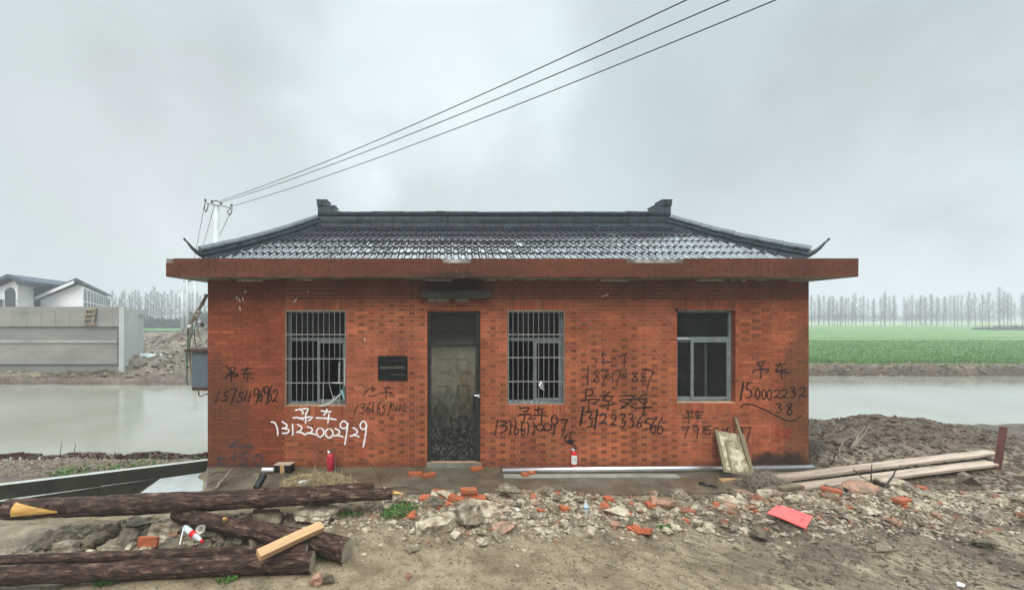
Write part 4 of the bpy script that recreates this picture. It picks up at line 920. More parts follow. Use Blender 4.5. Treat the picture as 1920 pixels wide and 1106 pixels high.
cable('power_cable', P(413, 376.5, YP), P(1604, -150, 6), .30, .013, 'topmost of the three power cables crossing the sky', 'cables rising to the right')
cable('power_cable', P(415, 379.5, YP), P(1710, -150, 6), .30, .013, 'middle one of the three power cables crossing the sky', 'cables rising to the right')
cable('power_cable', P(435, 387, YP), P(1815, -150, 6), .30, .013, 'lowest of the three power cables crossing the sky', 'cables rising to the right')
YQ = 48
cable('stay_cable', P(383, 386, YP), P(352, 527, YQ), .6, .014, 'left thin cable dropping from the tall pole to a far pole', 'cables behind the house')
cable('stay_cable', P(400, 392, YP), P(355, 527, YQ), .6, .014, 'middle thin cable dropping from the tall pole to a far pole', 'cables behind the house')
cable('stay_cable', P(431, 400, YP), P(358, 527, YQ), .6, .014, 'right thin cable dropping from the tall pole to a far pole', 'cables behind the house')
def small_pole(px, pt, Y, rad, lab, aw):
    t, X, zt = pole(px, pt, Y, 0, rad, lab=lab)
    b = MB(); b.box((X - aw, Y - .05, zt - .25), (X + aw, Y + .05, zt - .12)); adopt(t, b.build('crossarm', M_POLE))
    for s in (-aw, -aw * .4, aw * .4, aw): b = MB(); b.lathe([(.04, 0), (.07, .06), (.03, .16)], 8, Matrix.Translation((X + s * .95, Y, zt - .12))); adopt(t, b.build('insulator', M_INS))
small_pole(351, 526, YQ, .16, 'grey far pole with crossarm just left of the house wall', .45)
small_pole(366, 515, 30, .10, 'slim plain pole nearest the left side of the house', .02)
small_pole(342, 545, 62, .2, 'pale far pole beside the thin green field', .8)

# ------------------------------------------------------------------ sluice structure across the river
sl_ = empty('sluice_wall', (-25, 21, -.2), 'long grey stepped concrete sluice wall on the far bank', 'concrete structure')
Yf = 20.8
def sx(px, Y=Yf): return (px - PX) / F * Y
def szz(py, Y=Yf): return EYE - (py - PY) / F * Y
XL = -42
def skew(o):
    return o
bands = [(575, 612, 222, 0, M_SLUICE, 'parapet'), (612.3, 637, 218, .10, M_SLUICE2, 'wall_band'), (637.3, 643, 218, .07, M_LEDGE, 'ledge'), (643.3, 683, 217, .12, M_SLUICE, 'wall_band'), (683.3, 706, 216, .22, M_SLUICE2, 'footing')]
for (t_, b_, xr, rec, mt, nm) in bands:
    b = MB(); x1_ = sx(xr); y0_ = Yf + rec; zt_, zb_ = szz(t_), szz(b_)
    n = 6
    vs = [(XL, y0_, zb_), (x1_, y0_, zb_), (x1_ - 4.2, Yf + 6.2, zb_), (XL, Yf + 6.2, zb_), (XL, y0_, zt_), (x1_, y0_, zt_), (x1_ - 4.2, Yf + 6.2, zt_), (XL, Yf + 6.2, zt_)]
    b.add(vs, [(0,3,2,1),(4,5,6,7),(0,1,5,4),(1,2,6,5),(2,3,7,6),(3,0,4,7)]); adopt(sl_, b.build(nm, mt))
for i in range(10):      # formwork joints
    q = 50 + (i - 1) * 27; b = MB()
    b.box((sx(q) - .012, Yf - .006, szz(611)), (sx(q) + .012, Yf - .002, szz(583))); adopt(sl_, b.build('formwork_joint', M_SLUICE2))
b = MB(); x1_ = sx(222) + .004
V1 = [(x1_, Yf + .01, szz(706)), (x1_ + .28, Yf + .01, szz(706)), (x1_ - 3.7, Yf + 5.9, szz(706) - 0), (x1_ - 4.0, Yf + 5.9, szz(706)), (x1_, Yf + .01, szz(575.2)), (x1_ + .28, Yf + .01, szz(575.2)), (x1_ - 3.7, Yf + 5.9, szz(575.2)), (x1_ - 4.0, Yf + 5.9, szz(575.2))]
b.add(V1, [(0,1,5,4),(1,2,6,5),(2,3,7,6),(3,0,4,7),(4,5,6,7),(0,3,2,1)]); adopt(sl_, b.build('end_wall', M_PALE))
b = MB(); Xc, Yc = sx(240, 26.4), 26.8; b.box((Xc - .2, Yc, -.3), (Xc + .35, Yc + .5, szz(588, Yc))); b.box((Xc - .9, Yc - .1, szz(590, Yc)), (Xc + .45, Yc + .7, szz(581, Yc))); adopt(sl_, b.build('gate_portal', M_PALE))
M_RUNG = simple('weathered_ladder', (.33, .25, .17), (.22, .17, .12), 4, .7, 0)
lad = empty('wooden_ladder', tuple(P(170, 610, Yf - .1)), 'short brown timber ladder fixed on the top of the concrete wall', 'ladder')
for (a_, c_) in (((163, 578), (158, 609)), ((180, 577), (173, 609))):
    b = MB(); b.tube([P(*a_, Yf - .05), P(*c_, Yf - .1)], .05, 6); adopt(lad, b.build('rail', M_RUNG))
for q in (581, 590, 598, 608): b = MB(); b.tube([P(160, q, Yf - .09), P(179, q - .5, Yf - .09)], .045, 6); adopt(lad, b.build('rung', M_RUNG))

# ------------------------------------------------------------------ white houses
YH = 45.0
wh = empty('white_house', (-45, 48, 0), 'large white two storey building with dark slate gable roofs beyond the sluice wall', 'house')
def hp(px, py, Y=YH): q = P(px, py, Y); return (q.x, q.y, q.z)
b = MB(); poly = [hp(44, 640), hp(155, 640), hp(155, 537), hp(147, 533), hp(44, 575)]
fr = [Vector(p) for p in poly]; dv = Vector((-.76, 1, 0)) * 28
b.add([tuple(p) for p in fr] + [tuple(p + dv) for p in fr], [(0,1,2,3,4), (9,8,7,6,5)] + [(i, i+5, (i+1)%5+5, (i+1)%5) for i in range(5)])
adopt(wh, b.build('gable_wall', M_HWALL))
b = MB(); th = Vector((0, 0, .35))
for (p, q) in (((36, 577), (148, 527.5)), ((148, 527.5), (159, 533.5))):
    a_, c_ = Vector(hp(*p)), Vector(hp(*q)); off = Vector((.25, -.6, 0)); vs = [a_ + off, c_ + off, c_ + dv, a_ + dv]; b.add([tuple(v) for v in vs] + [tuple(v + th) for v in vs], [(0,1,2,3), (7,6,5,4), (0,1,5,4), (1,2,6,5), (2,3,7,6), (3,0,4,7)])
adopt(wh, b.build('roof', M_HROOF))
b = MB()
a_, c_ = Vector(hp(34, 580)), Vector(hp(148, 532)); 
for p, q in ((a_, c_),): b.add([tuple(p + Vector((0,-.62,0))), tuple(q + Vector((0,-.62,0))), tuple(q + Vector((0,-.62,.33))), tuple(p + Vector((0,-.62,.33))), tuple(p + Vector((0,-.5,0))), tuple(q + Vector((0,-.5,0))), tuple(q + Vector((0,-.5,.33))), tuple(p + Vector((0,-.5,.33)))], [(0,1,2,3),(4,5,6,7),(0,1,5,4),(2,3,7,6)])
adopt(wh, b.build('verge_board', M_HWALL))
cnr = Vector(hp(155, 640)); d = Vector((-.76, 1, 0)).normalized(); nrm = Vector((1, .76, 0)).normalized()
for k in range(11):
    for (za, zb_) in ((EYE + .55, EYE + 1.9), (EYE + 2.1, EYE + 3.5)):
        s0 = 1.2 + k * 3.0; s1 = s0 + 1.9; b = MB(); p0_ = Vector((cnr.x, cnr.y, 0)) + nrm * .05
        za2 = za; b.add([tuple(p0_ + d * s0 + Vector((0,0,za2))), tuple(p0_ + d * s1 + Vector((0,0,za2))), tuple(p0_ + d * s1 + Vector((0,0,zb_))), tuple(p0_ + d * s0 + Vector((0,0,zb_)))] + [tuple(p0_ - nrm * .12 + d * s0 + Vector((0,0,za2))), tuple(p0_ - nrm * .12 + d * s1 + Vector((0,0,za2))), tuple(p0_ - nrm * .12 + d * s1 + Vector((0,0,zb_))), tuple(p0_ - nrm * .12 + d * s0 + Vector((0,0,zb_)))], [(0,1,2,3),(7,6,5,4),(0,1,5,4),(1,2,6,5),(2,3,7,6),(3,0,4,7)])
        adopt(wh, b.build('window', M_HGLASS))
# middle wing: big slate slope and glazed recess
b = MB(); a_, c_ = Vector(hp(38, 531, 52)), Vector(hp(134, 531, 52)); e_, f_ = Vector(hp(150, 580, 46)), Vector(hp(30, 580, 46))
b.add([tuple(v) for v in (a_, c_, e_, f_)] + [tuple(v - Vector((0, -.3, .3))) for v in (a_, c_, e_, f_)], [(0,1,2,3),(7,6,5,4),(0,1,5,4),(1,2,6,5),(2,3,7,6),(3,0,4,7)]); adopt(wh, b.build('wing_roof', M_HROOF))
b = MB(); a_, c_ = Vector(hp(34, 600, 44.2)), Vector(hp(62, 537, 44.2)); b.box((a_.x, 44.2, 0), (c_.x, 45.4, c_.z)); adopt(wh, b.build('glazed_recess', M_HGLASS))
for q in (36, 46, 57): b = MB(); x_ = sx(q, 44.1); b.box((x_ - .12, 44.05, 0), (x_ + .12, 44.19, szz(537, 44.1))); adopt(wh, b.build('mullion', M_ALU))
# left gable
lg = empty('white_gable_house', (-52, 43, 0), 'white gabled house with a dark arched opening at the left edge', 'house')
Yg = 42.0
b = MB(); poly = [hp(-60, 640, Yg), hp(33, 640, Yg), hp(33, 535, Yg), hp(27, 526, Yg), hp(-15, 544, Yg), hp(-60, 562, Yg)]; n = len(poly)
b.add([p for p in poly] + [(p[0] - 3, p[1] + 10, p[2]) for p in poly], [tuple(range(n)), tuple(range(2*n-1, n-1, -1))] + [(i, i+n, (i+1)%n+n, (i+1)%n) for i in range(n)]); adopt(lg, b.build('wall', M_HWALL))
b = MB()
for (p, q) in (((-66, 563), (27, 520.5)), ((27, 520.5), (60, 533))):
    a_, c_ = Vector(hp(*p, Yg)), Vector(hp(*q, Yg)); dv2 = Vector((-3, 10.5, 0)); off = Vector((0, -.7, 0)); vs = [a_ + off, c_ + off, c_ + dv2, a_ + dv2]; b.add([tuple(v) for v in vs] + [tuple(v + Vector((0,0,.33))) for v in vs], [(0,1,2,3), (7,6,5,4), (0,1,5,4), (1,2,6,5), (2,3,7,6), (3,0,4,7)])
adopt(lg, b.build('roof', M_HROOF))
b = MB(); arch = [hp(9, 580, Yg - .06), hp(28, 580, Yg - .06), hp(28, 548, Yg - .06), hp(25, 541, Yg - .06), hp(20, 538.5, Yg - .06), hp(13, 541, Yg - .06), hp(9, 545, Yg - .06)]; n = len(arch)
b.add(arch + [(p[0], p[1] + .05, p[2]) for p in arch], [tuple(range(n)), tuple(range(2*n-1, n-1, -1))] + [(i, i+n, (i+1)%n+n, (i+1)%n) for i in range(n)]); adopt(lg, b.build('arched_opening', M_HGLASS))
b = MB(); b.box((hp(-2,0,Yg)[0], Yg - .1, szz(580, Yg)), (hp(5,0,Yg)[0], Yg - .01, szz(561, Yg))); adopt(lg, b.build('window', M_HGLASS))
b = MB()
for q in range(8): b.box((sx(4 + q * 3.4, Yg - .5) - .03, Yg - .53, szz(580, Yg)), (sx(4 + q * 3.4, Yg - .5) + .03, Yg - .5, szz(564, Yg)))
b.box((sx(3, Yg - .5), Yg - .54, szz(564.5, Yg)), (sx(34, Yg - .5), Yg - .49, szz(563, Yg))); adopt(lg, b.build('railing', M_INS))

# ------------------------------------------------------------------ distant trees
def make_tree(h, seed, dens=1.0):
    r = random.Random(seed); bt = MB(); lean = r.gauss(0, .15)
    pts = [(lean * (i / 6) ** 2 * 1.2 + r.gauss(0, .03), r.gauss(0, .03), h * i / 6) for i in range(7)]; bt.tube(pts, [.13, .11, .09, .065, .045, .025, .01], 6)
    bc = MB(); nb = int(95 * dens)
    for i in range(nb):
        t = .16 + .82 * (i / nb); z = h * t; L_ = (1 - t) ** .75 * h * .20 * r.uniform(.5, 1.25) + .25; a = r.random() * 6.283; el = r.uniform(.5, 1.1)
        base = Vector((lean * t * t * 1.2, 0, z)); dr = Vector((math.cos(a) * math.cos(el), math.sin(a) * math.cos(el), math.sin(el)))
        m_ = base + dr * L_ * .55; e_ = m_ + (dr + Vector((0, 0, .5))).normalized() * L_ * .5
        bc.tube([base, m_, e_], [.035, .02, .006], 3, cap=False)
        for j in range(int(5 * dens)):
            q = base.lerp(e_, r.uniform(.3, 1)); aa = r.random() * 6.28; dd = Vector((math.cos(aa) * .6, math.sin(aa) * .6, .8)) * r.uniform(.25, .7)
            bc.tube([q, q + dd], [.014, .005], 3, cap=False)
    return bt, bc
protos = []
for k in range(5):
    bt, bc = make_tree(11.0 + k * .5, 100 + k); protos.append((bt, bc))
tmesh = []
def place_tree(x, y, s, k, lab, grp):
    k %= 5
    t = empty('bare_tree', (x, y, .0), lab, 'tree', grp)
    if len(tmesh) <= k:
        pass
    if k not in td:
        a = protos[k][0].build('trunk', M_TREE, t); c = protos[k][1].build('crown', M_TREE, t, fix=False); td[k] = (a, c)
    else:
        for src in td[k]:
            c = src.copy(); col.objects.link(c); c.parent = t
    t.scale = (s * 1.1, s * 1.1, s); t.rotation_euler = (0, 0, rnd.random() * 6.28)
td = {}
q = 1522; i = 0
rt_ = random.Random(21)
while q < 1935:
    gap = (rt_.random() < .12); Y = 128 + rt_.uniform(-3, 3); s = rt_.uniform(.72, .98) * (1 + .14 * sst(1700, 1900, q))
    place_tree((q - PX) / F * Y, Y, float(s) * .94, rt_.randrange(5), 'slender leafless tree in the misty row at the far edge of the green field', 'leafless trees beyond the field')
    q += rt_.uniform(6, 14) + (12 if gap else 0)
for q in np.arange(1525, 1935, 13):
    Y = 165 + rt_.uniform(-6, 6); place_tree((q + rt_.uniform(-5, 5) - PX) / F * Y, Y, rt_.uniform(.8, 1.1), rt_.randrange(5), 'faint leafless tree in the second row behind the field trees', 'leafless trees in the second row')
q = 203
while q < 385:
    Y = 118 + rt_.uniform(-4, 4); place_tree((q - PX) / F * Y, Y, rt_.uniform(.78, .95), rt_.randrange(5), 'tall leafless tree rising over the dark hedge far left', 'leafless trees over the left hedge'); q += rt_.uniform(4.5, 8)
def leafmass(name, x0, x1, y0, y1, h, n, mat, lab, cat, size=.5, base=0):
    x = nr.uniform(x0, x1, n); y = nr.uniform(y0, y1, n); top = h * (.75 + .45 * fbm(x * .25, x * 0, 3) + .15 * fbm(x, x * 0 + 4, 3)); z = base + np.clip(top, .2, 99) * nr.rand(n) ** .8
    V = []; d = nr.normal(0, size, (n, 3, 3)); V = np.stack([x, y, z], 1)[:, None, :] + d; V[:, :, 2] = np.maximum(V[:, :, 2], base)
    return tag(npmesh(name, V.reshape(-1, 3), np.arange(3 * n).reshape(-1, 3), mat, smooth=False), lab, cat, kind='stuff')
leafmass('far_woods', -125, -58, 96, 104, 4.0, 9000, M_HEDGE, 'dark evergreen thicket below the left bare trees', 'woods', .45)
leafmass('far_woods', 150, 420, 290, 300, 5.5, 7000, M_HEDGE, 'dim low woods far behind the field trees', 'woods', .9)
leafmass('field_shrubs', 119, 150, 84, 88, .8, 1500, M_HEDGE, 'low dark green patch at the right of the field', 'shrubs', .22, .1)
leafmass('field_shrubs', 82, 84.2, 118, 120, 1.6, 400, M_HEDGE, 'small round bush standing before the field trees', 'bush', .22, .1)

# ------------------------------------------------------------------ channel walls on the left
def wall_strip(name, pts, zt, zb, th, mats, lab, cat='low wall'):
    # pts: front-top line (x,y); thickness goes away from the camera
    b = MB(); n = len(pts)
    for i in range(n - 1):
        (xa, ya), (xb, yb_) = pts[i], pts[i+1]
        vs = [(xa, ya, zb), (xb, yb_, zb), (xb, yb_ + th, zb), (xa, ya + th, zb), (xa, ya, zt), (xb, yb_, zt), (xb, yb_ + th, zt), (xa, ya + th, zt)]
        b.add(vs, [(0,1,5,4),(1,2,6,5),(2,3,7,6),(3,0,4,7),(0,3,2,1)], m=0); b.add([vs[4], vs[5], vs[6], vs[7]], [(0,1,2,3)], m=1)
    return tag(b.build(name, mats), lab, cat)
def gp(px, py, z): Y = F * (EYE - z) / (py - PY); return ((px - PX) / F * Y, Y)
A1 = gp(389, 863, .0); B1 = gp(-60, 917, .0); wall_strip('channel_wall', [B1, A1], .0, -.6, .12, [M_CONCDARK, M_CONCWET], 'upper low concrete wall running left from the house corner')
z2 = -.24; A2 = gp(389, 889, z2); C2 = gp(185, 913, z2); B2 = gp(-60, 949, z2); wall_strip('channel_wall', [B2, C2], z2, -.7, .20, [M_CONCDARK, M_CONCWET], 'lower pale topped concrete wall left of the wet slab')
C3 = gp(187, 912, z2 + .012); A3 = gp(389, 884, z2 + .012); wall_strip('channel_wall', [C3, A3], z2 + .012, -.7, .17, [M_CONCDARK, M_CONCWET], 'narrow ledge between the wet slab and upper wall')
b = MB(); z3 = -.2; pts = [gp(262, 925, z3), gp(391, 925, z3), gp(391, 884, z3), gp(300, 897, z3)]; b.add([(x, y, z3) for x, y in pts] + [(x, y, z3 - .3) for x, y in pts], [(0,1,2,3),(0,4,5,1),(1,5,6,2),(2,6,7,3),(3,7,4,0)])
tag(b.build('pavement', simple('rain_wet_slab', (.38, .40, .39), (.3, .31, .3), 4, .12, .1, r2=.3)), 'pale wet slab by the left house corner', kind='structure')
# revetment at the water's edge
M_BOARD = simple('wet_board', (.085, .028, .022), (.018, .008, .007), 14, .5, .3)
rev = empty('bank_revetment', (-8, 9.0, -.5), 'row of dark red stakes and boards holding the near river bank', 'revetment')
i = 0; q = -20
while q < 392:
    Y = 8.95 + .1 * (q / 390) ; wpx = rb.uniform(8, 14); x0_ = (q - PX) / F * Y; x1_ = (q + wpx - PX) / F * Y; zt_ = -.37 + rb.uniform(-.02, .02) + .03 * math.sin(q * .05)
    b = MB(); b.box((x0_, Y - .03, -.75), (x1_ - .01, Y + rb.uniform(.01, .04), zt_)); adopt(rev, b.build('board', M_BOARD if rb.random() < .85 else M_TWIG)); q += wpx
for q in (38, 74, 108, 146, 20): b = MB(); Y = 8.88; b.tube([P(q, 880, Y), P(q, 857, Y)], .018, 6); adopt(rev, b.build('stake', M_WHITEP if q in (38, 74) else M_POLE))

# ------------------------------------------------------------------ rocks, bricks and rubble
def rock_mesh(name, sx_, sy_, sz_, seed, rough=.12, sub_=2, mat=None, flat=False):
    r = random.Random(seed); bm = bmesh.new()
    for i in range(16 if not flat else 10):
        v = Vector((r.gauss(0, 1), r.gauss(0, 1), r.gauss(0, 1))).normalized()
        if flat: v.z = math.copysign(.8, v.z) + r.uniform(-.08, .08); v.x *= 1.1; v.y *= 1.1
        bm.verts.new((v.x * .5, v.y * .5, v.z * .5))
    bmesh.ops.convex_hull(bm, input=bm.verts); 
    for v in [v for v in bm.verts if not v.link_faces]: bm.verts.remove(v)
    bmesh.ops.bevel(bm, geom=bm.edges[:], offset=.03, segments=1, affect='EDGES', clamp_overlap=True)
    bmesh.ops.triangulate(bm, faces=bm.faces); bmesh.ops.subdivide_edges(bm, edges=bm.edges[:], cuts=sub_, use_grid_fill=True); bm.normal_update()
    ox = r.random() * 50; co = np.array([v.co[:] for v in bm.verts]); nz = fbm(co[:, 0] * 5 + ox, co[:, 1] * 5 + co[:, 2] * 4, 4) + .5 * fbm(co[:, 0] * 14 + ox, co[:, 2] * 14 + co[:, 1] * 9, 2)
    for v, d_ in zip(bm.verts, nz): v.co += v.normal * float(d_) * rough
    for v in bm.verts: v.co = Vector((v.co.x * sx_, v.co.y * sy_, v.co.z * sz_))
    zmin = min(v.co.z for v in bm.verts)
    for v in bm.verts: v.co.z -= zmin
    me = bpy.data.meshes.new(name); bm.to_mesh(me); bm.free()
    if mat: me.materials.append(mat)
    return me
seedc = [50]
def rock(px, pyb, wpx, hpx, mat, lab, flat=False, rz=None, rough=.12, grp=None, cat='rock', name='concrete_chunk', dz=0, dep=.7, tilt=0):
    g = G(px, pyb, dz); s = g.y / F; seedc[0] += 1
    hh = hpx * s * .9; me = rock_mesh(name, wpx * s * 1.02, wpx * s * dep, hh, seedc[0], rough, 3 if wpx > 45 else 2, mat, flat)
    o = bpy.data.objects.new(name, me); col.objects.link(o); o.location = (g.x, g.y + wpx * s * dep * .35, g.z - hh * .16); o.rotation_euler = (R(tilt), 0, rz if rz is not None else rnd.uniform(-.3, .3)); tag(o, lab, cat, grp); return o
rock(875, 990, 76, 54, M_ROCK, 'large dark lumpy concrete boulder left of centre in the rubble', rough=.16, cat='boulder', name='boulder')
rock(812, 1002, 88, 34, M_ROCKP, 'smooth grey broken slab leaning left of the large lumpy boulder', True, rz=.25, rough=.03, cat='slab', name='broken_slab')
rock(908, 972, 82, 34, M_ROCKP, 'flat broken slab propped behind the large lumpy boulder', True, rz=-.1, rough=.06, cat='slab', name='broken_slab')
rock(943, 1004, 62, 26, M_ROCKR, 'pinkish low chunk just right of the large lumpy boulder', rough=.06)
rock(585, 985, 92, 44, M_ROCKP, 'pale rough rock under the right ends of the upper logs', rough=.16, cat='boulder', name='boulder')
rock(486, 990, 78, 36, M_ROCK, 'brown rock wedged between the logs left of the pale rough rock', rough=.08, cat='boulder', name='boulder')
rock(302, 1008, 84, 42, M_ROCKP, 'pale flat topped block under the upper logs beside the paper cup', True, rz=.1, rough=.05, cat='slab', name='broken_slab')
rock(222, 1032, 62, 40, M_ROCKD, 'dark grey rounded clod in the middle of the left pile', rough=.12)
rock(165, 1036, 60, 44, M_ROCKD, 'brown clod left of the dark rounded clod', rough=.14)
rock(108, 1030, 62, 36, M_ROCKD, 'dark mossy clod at the left end of the pile', rough=.14)
rock(195, 1012, 56, 34, M_ROCKD, 'small dark clod on top of the left pile', rough=.12)
rock(196, 1044, 48, 28, M_ROCK, 'brown pitted stone above the lower logs', rough=.12)
rock(160, 1046, 30, 16, M_ROCKP, 'small pale rounded stone above the lower logs', rough=.04)
rock(258, 1042, 44, 16, M_ROCKP, 'buff stone below the red brick tile', rough=.08)
rock(345, 1040, 60, 18, M_ROCKP, 'pale lichened stone under the plastic bottle', rough=.06)
rock(400, 1015, 60, 26, M_ROCKD, 'dark stone right of the paper cup', rough=.12)
rock(80, 1034, 44, 22, M_ROCKD, 'low dark stone at the puddle edge', rough=.12)
rock(255, 990, 50, 26, M_ROCKD, 'dark stone under the left part of the upper logs', rough=.12)
rock(590, 1098, 34, 32, M_ROCKR, 'small reddish lump at the bottom beside the lower log end', rough=.08)
rock(612, 1096, 26, 22, M_ROCKD, 'dark crumbling lump beside the reddish lump at the bottom', rough=.2)
rock(768, 1038, 34, 18, M_ROCK, 'small grey chunk on bare mud below the grass tuft', rough=.14)
rock(855, 1012, 28, 18, M_ROCKP, 'pale wedge stone in front of the large boulder', rough=.05)
rock(730, 955, 34, 16, M_ROCKP, 'pale lump beside the split log tip', rough=.1)
rock(810, 962, 56, 22, M_ROCKD, 'dark flat stone behind the smooth slab', rough=.1)
rock(832, 940, 46, 18, M_ROCKP, 'buff slab piece among the loose red bricks', True, rough=.06)
rock(1060, 990, 22, 16, M_ROCKP, 'pale stone in the middle of the rubble ridge', rough=.08)
rock(1160, 972, 52, 22, M_ROCKP, 'broad buff stone right of the blue bottle', rough=.06)
rock(1182, 982, 36, 16, M_ROCKP, 'cream flat stone above the pair of red bricks', True, rough=.08)
rock(1268, 998, 30, 18, M_ROCKP, 'cream rounded stone right of the pair of red bricks', rough=.08)
rock(1333, 1000, 38, 14, M_ROCKP, 'flat grey green stone at the front of the ridge', True, rough=.04)
rock(1370, 950, 44, 28, M_ROCKP, 'buff block at the foot of the leaning panel', rough=.06)
rock(1405, 940, 52, 22, M_ROCKR, 'brownish lump right of the buff block', rough=.1)
rock(1450, 938, 46, 22, M_ROCKP, 'tan block below the tangle of twigs', rough=.06)
rock(1495, 942, 36, 18, M_ROCKP, 'whitish stone above the coral sheet', rough=.06)
rock(1630, 925, 66, 28, M_ROCKR, 'reddish broken block leaning against the planks', rough=.06)
rock(1695, 920, 62, 26, M_ROCKP, 'pale oblong block against the planks', rough=.05)
rock(1840, 912, 58, 28, M_ROCK, 'slanted grey block left of the maroon post', True, rz=.5, rough=.05, tilt=-20)
rock(1635, 970, 56, 16, M_ROCKP, 'flat grey slab on the mud below the planks', True, rough=.04)
rock(1668, 1040, 34, 12, M_ROCK, 'small square tile lying alone on the mud', True, rough=.02)
rock(1862, 1032, 40, 22, M_ROCKD, 'dark clod on the mud near the right edge', rough=.2)
rock(1680, 948, 34, 14, M_ROCKP, 'small flat tile beside a red brick on the right', True, rough=.03)
rock(1240, 938, 40, 16, M_ROCK, 'grey lump at the back of the ridge', rough=.1)
rock(1285, 945, 58, 30, M_ROCK, 'brown earthy lump at the top of the ridge', rough=.12)
rock(1025, 930, 44, 20, M_ROCK, 'grey flake at the back of the ridge near the apron', rough=.1)
rock(965, 935, 74, 22, M_ROCK, 'pebbly concrete lump behind the boulder', rough=.14)
def brick_mesh(name, L_, W_, T_, mat, seed):
    r = random.Random(seed); bm = bmesh.new(); bmesh.ops.create_cube(bm, size=1); bmesh.ops.scale(bm, vec=(L_, W_, T_), verts=bm.verts)
    top = [f for f in bm.faces if f.normal.z > .9]; q = bmesh.ops.inset_region(bm, faces=top, thickness=.018); 
    for v in top[0].verts: v.co.z -= .006
    bmesh.ops.bevel(bm, geom=bm.edges[:], offset=.004, segments=1, affect='EDGES'); bmesh.ops.subdivide_edges(bm, edges=bm.edges[:], cuts=1, use_grid_fill=True)
    for v in bm.verts: v.co += Vector((r.gauss(0, .0015), r.gauss(0, .0015), r.gauss(0, .0015)))
    me = bpy.data.meshes.new(name); bm.to_mesh(me); bm.free(); me.materials.append(mat); return me
bmeshes = {}
def loose_brick(px, py, rz, lab, mat=None, half=False, dz=0, tx=0, ty=0, grp=None, sc_=1.0):
    mat = mat or M_REDB; key = (mat.name, half, rnd.randrange(3))
    if key not in bmeshes: bmeshes[key] = brick_mesh('loose_brick', .12 if half else .23, .11, .053, mat, rnd.random())
    g = G(px, py, dz); o = bpy.data.objects.new('loose_brick', bmeshes[key]); col.objects.link(o)
    hz_ = .027 + abs(math.sin(tx)) * .05 + abs(math.sin(ty)) * .08
    o.location = (g.x, g.y + .05, g.z + hz_ - .006); o.rotation_euler = (tx, ty, rz); o.scale = (sc_,) * 3; tag(o, lab, 'brick', grp); return o
AP = .036
def abrick(px, py, rz, lab, half=False):
    Y = F * (EYE - AP) / (py - PY); o = loose_brick(px, py, rz, lab, half=half); o.location = ((px - PX) / F * Y, Y + .05, AP + .0275)
abrick(778, 893, .05, 'red brick leftmost of the pair on the apron left of the door'); abrick(804, 895, .6, 'red brick turned askew right of its pair by the door', False)
abrick(894, 883, .35, 'red brick on the apron just right of the doorstep'); abrick(985, 895, .2, 'left half brick in front of the silver pipe', True); abrick(997, 891, .6, 'right half brick touching the silver pipe', True)
for a in ((816, 938, .1, 'red brick under the left end of the loose brick cluster', 0), (832, 948, .5, 'red brick at the front of the loose brick cluster left of the boulder', .02), (856, 940, -.5, 'red brick leaning in the loose brick cluster', .03), (880, 930, 0, 'lower red brick of the small stack behind the boulder', .05), (879, 925, .1, 'upper red brick of the small stack behind the boulder', .11), (897, 938, -.2, 'red brick right of the small stack', .02)):
    loose_brick(a[0], a[1], a[2], a[3], dz=a[4])
loose_brick(824, 930, -.2, 'red brick behind the loose brick cluster', dz=.02)
loose_brick(1192, 1000, -.9, 'left brick of the red pair at the front of the ridge', tx=.3); loose_brick(1217, 1006, .9, 'right brick of the red pair at the front of the ridge', ty=.3, tx=-.15)
loose_brick(1143, 943, .1, 'orange half brick at the back of the ridge', half=True); loose_brick(1223, 948, 0, 'orange block at the back of the ridge left of the twigs', half=True, dz=.02)
loose_brick(1060, 962, .1, 'small orange piece left of the blue bottle', half=True); loose_brick(1290, 968, .05, 'muddy brick lying flat on the ridge', M_REDBD); loose_brick(1368, 962, -.7, 'muddy brick lying slanted below the leaning panel', M_REDBD)
loose_brick(1565, 925, -.7, 'orange brick on the ridge right of the coral sheet'); loose_brick(1698, 940, .25, 'dark ended red brick below the planks', dz=.03); loose_brick(1736, 920, -.1, 'orange brick stub beside the curved twig', half=True)
loose_brick(1565, 938, -.4, 'thin red brick in front of the orange brick', M_REDBD); loose_brick(1700, 962, .2, 'pink brick corner on the mud', half=True); loose_brick(1420, 972, .1, 'orange fragment left of the coral sheet', half=True, sc_=.6)
# shared-look rubble
gm = {}
def scatter(n, xr, yr, grp, lab, mats, srange, name, cat, dens=None, brickp=0.0, seed=1):
    r = random.Random(seed); k = 0; tries = 0
    while k < n and tries < n * 60:
        tries += 1; x = r.uniform(*xr); y = r.uniform(*yr)
        if dens and r.random() > dens(x, y): continue
        s = r.uniform(*srange) * (1 + (r.random() ** 4) * 1.2); mt = r.choice(mats); key = (name, mt.name, r.randrange(5))
        if key not in gm: gm[key] = rock_mesh(name, 1, .8, .55, hash(key[2]) + len(gm) * 7, .12, 1, mt)
        z = H(x, y)
        if y > 6.05 and -4.5 < x < 6.95: z = max(z, .035)
        o = bpy.data.objects.new(name, gm[key]); col.objects.link(o); o.location = (x, y, z - s * .12); o.scale = (s, s, s * r.uniform(.7, 1.2)); o.rotation_euler = (r.uniform(-.4, .4), r.uniform(-.4, .4), r.random() * 6.28)
        tag(o, lab, cat, grp); k += 1
ridge = lambda x, y: math.exp(-((y - 5.45 - .1 * math.sin(x * 1.3)) / .38) ** 2)
scatter(160, (-.8, 4.3), (4.6, 6.15), 'stones of the central rubble ridge', 'small broken stone among many in the rubble ridge before the apron', [M_ROCK, M_ROCKP, M_ROCKP, M_ROCK, M_ROCKD, M_ROCKR], (.07, .17), 'rubble_stone', 'stone', ridge, seed=3)
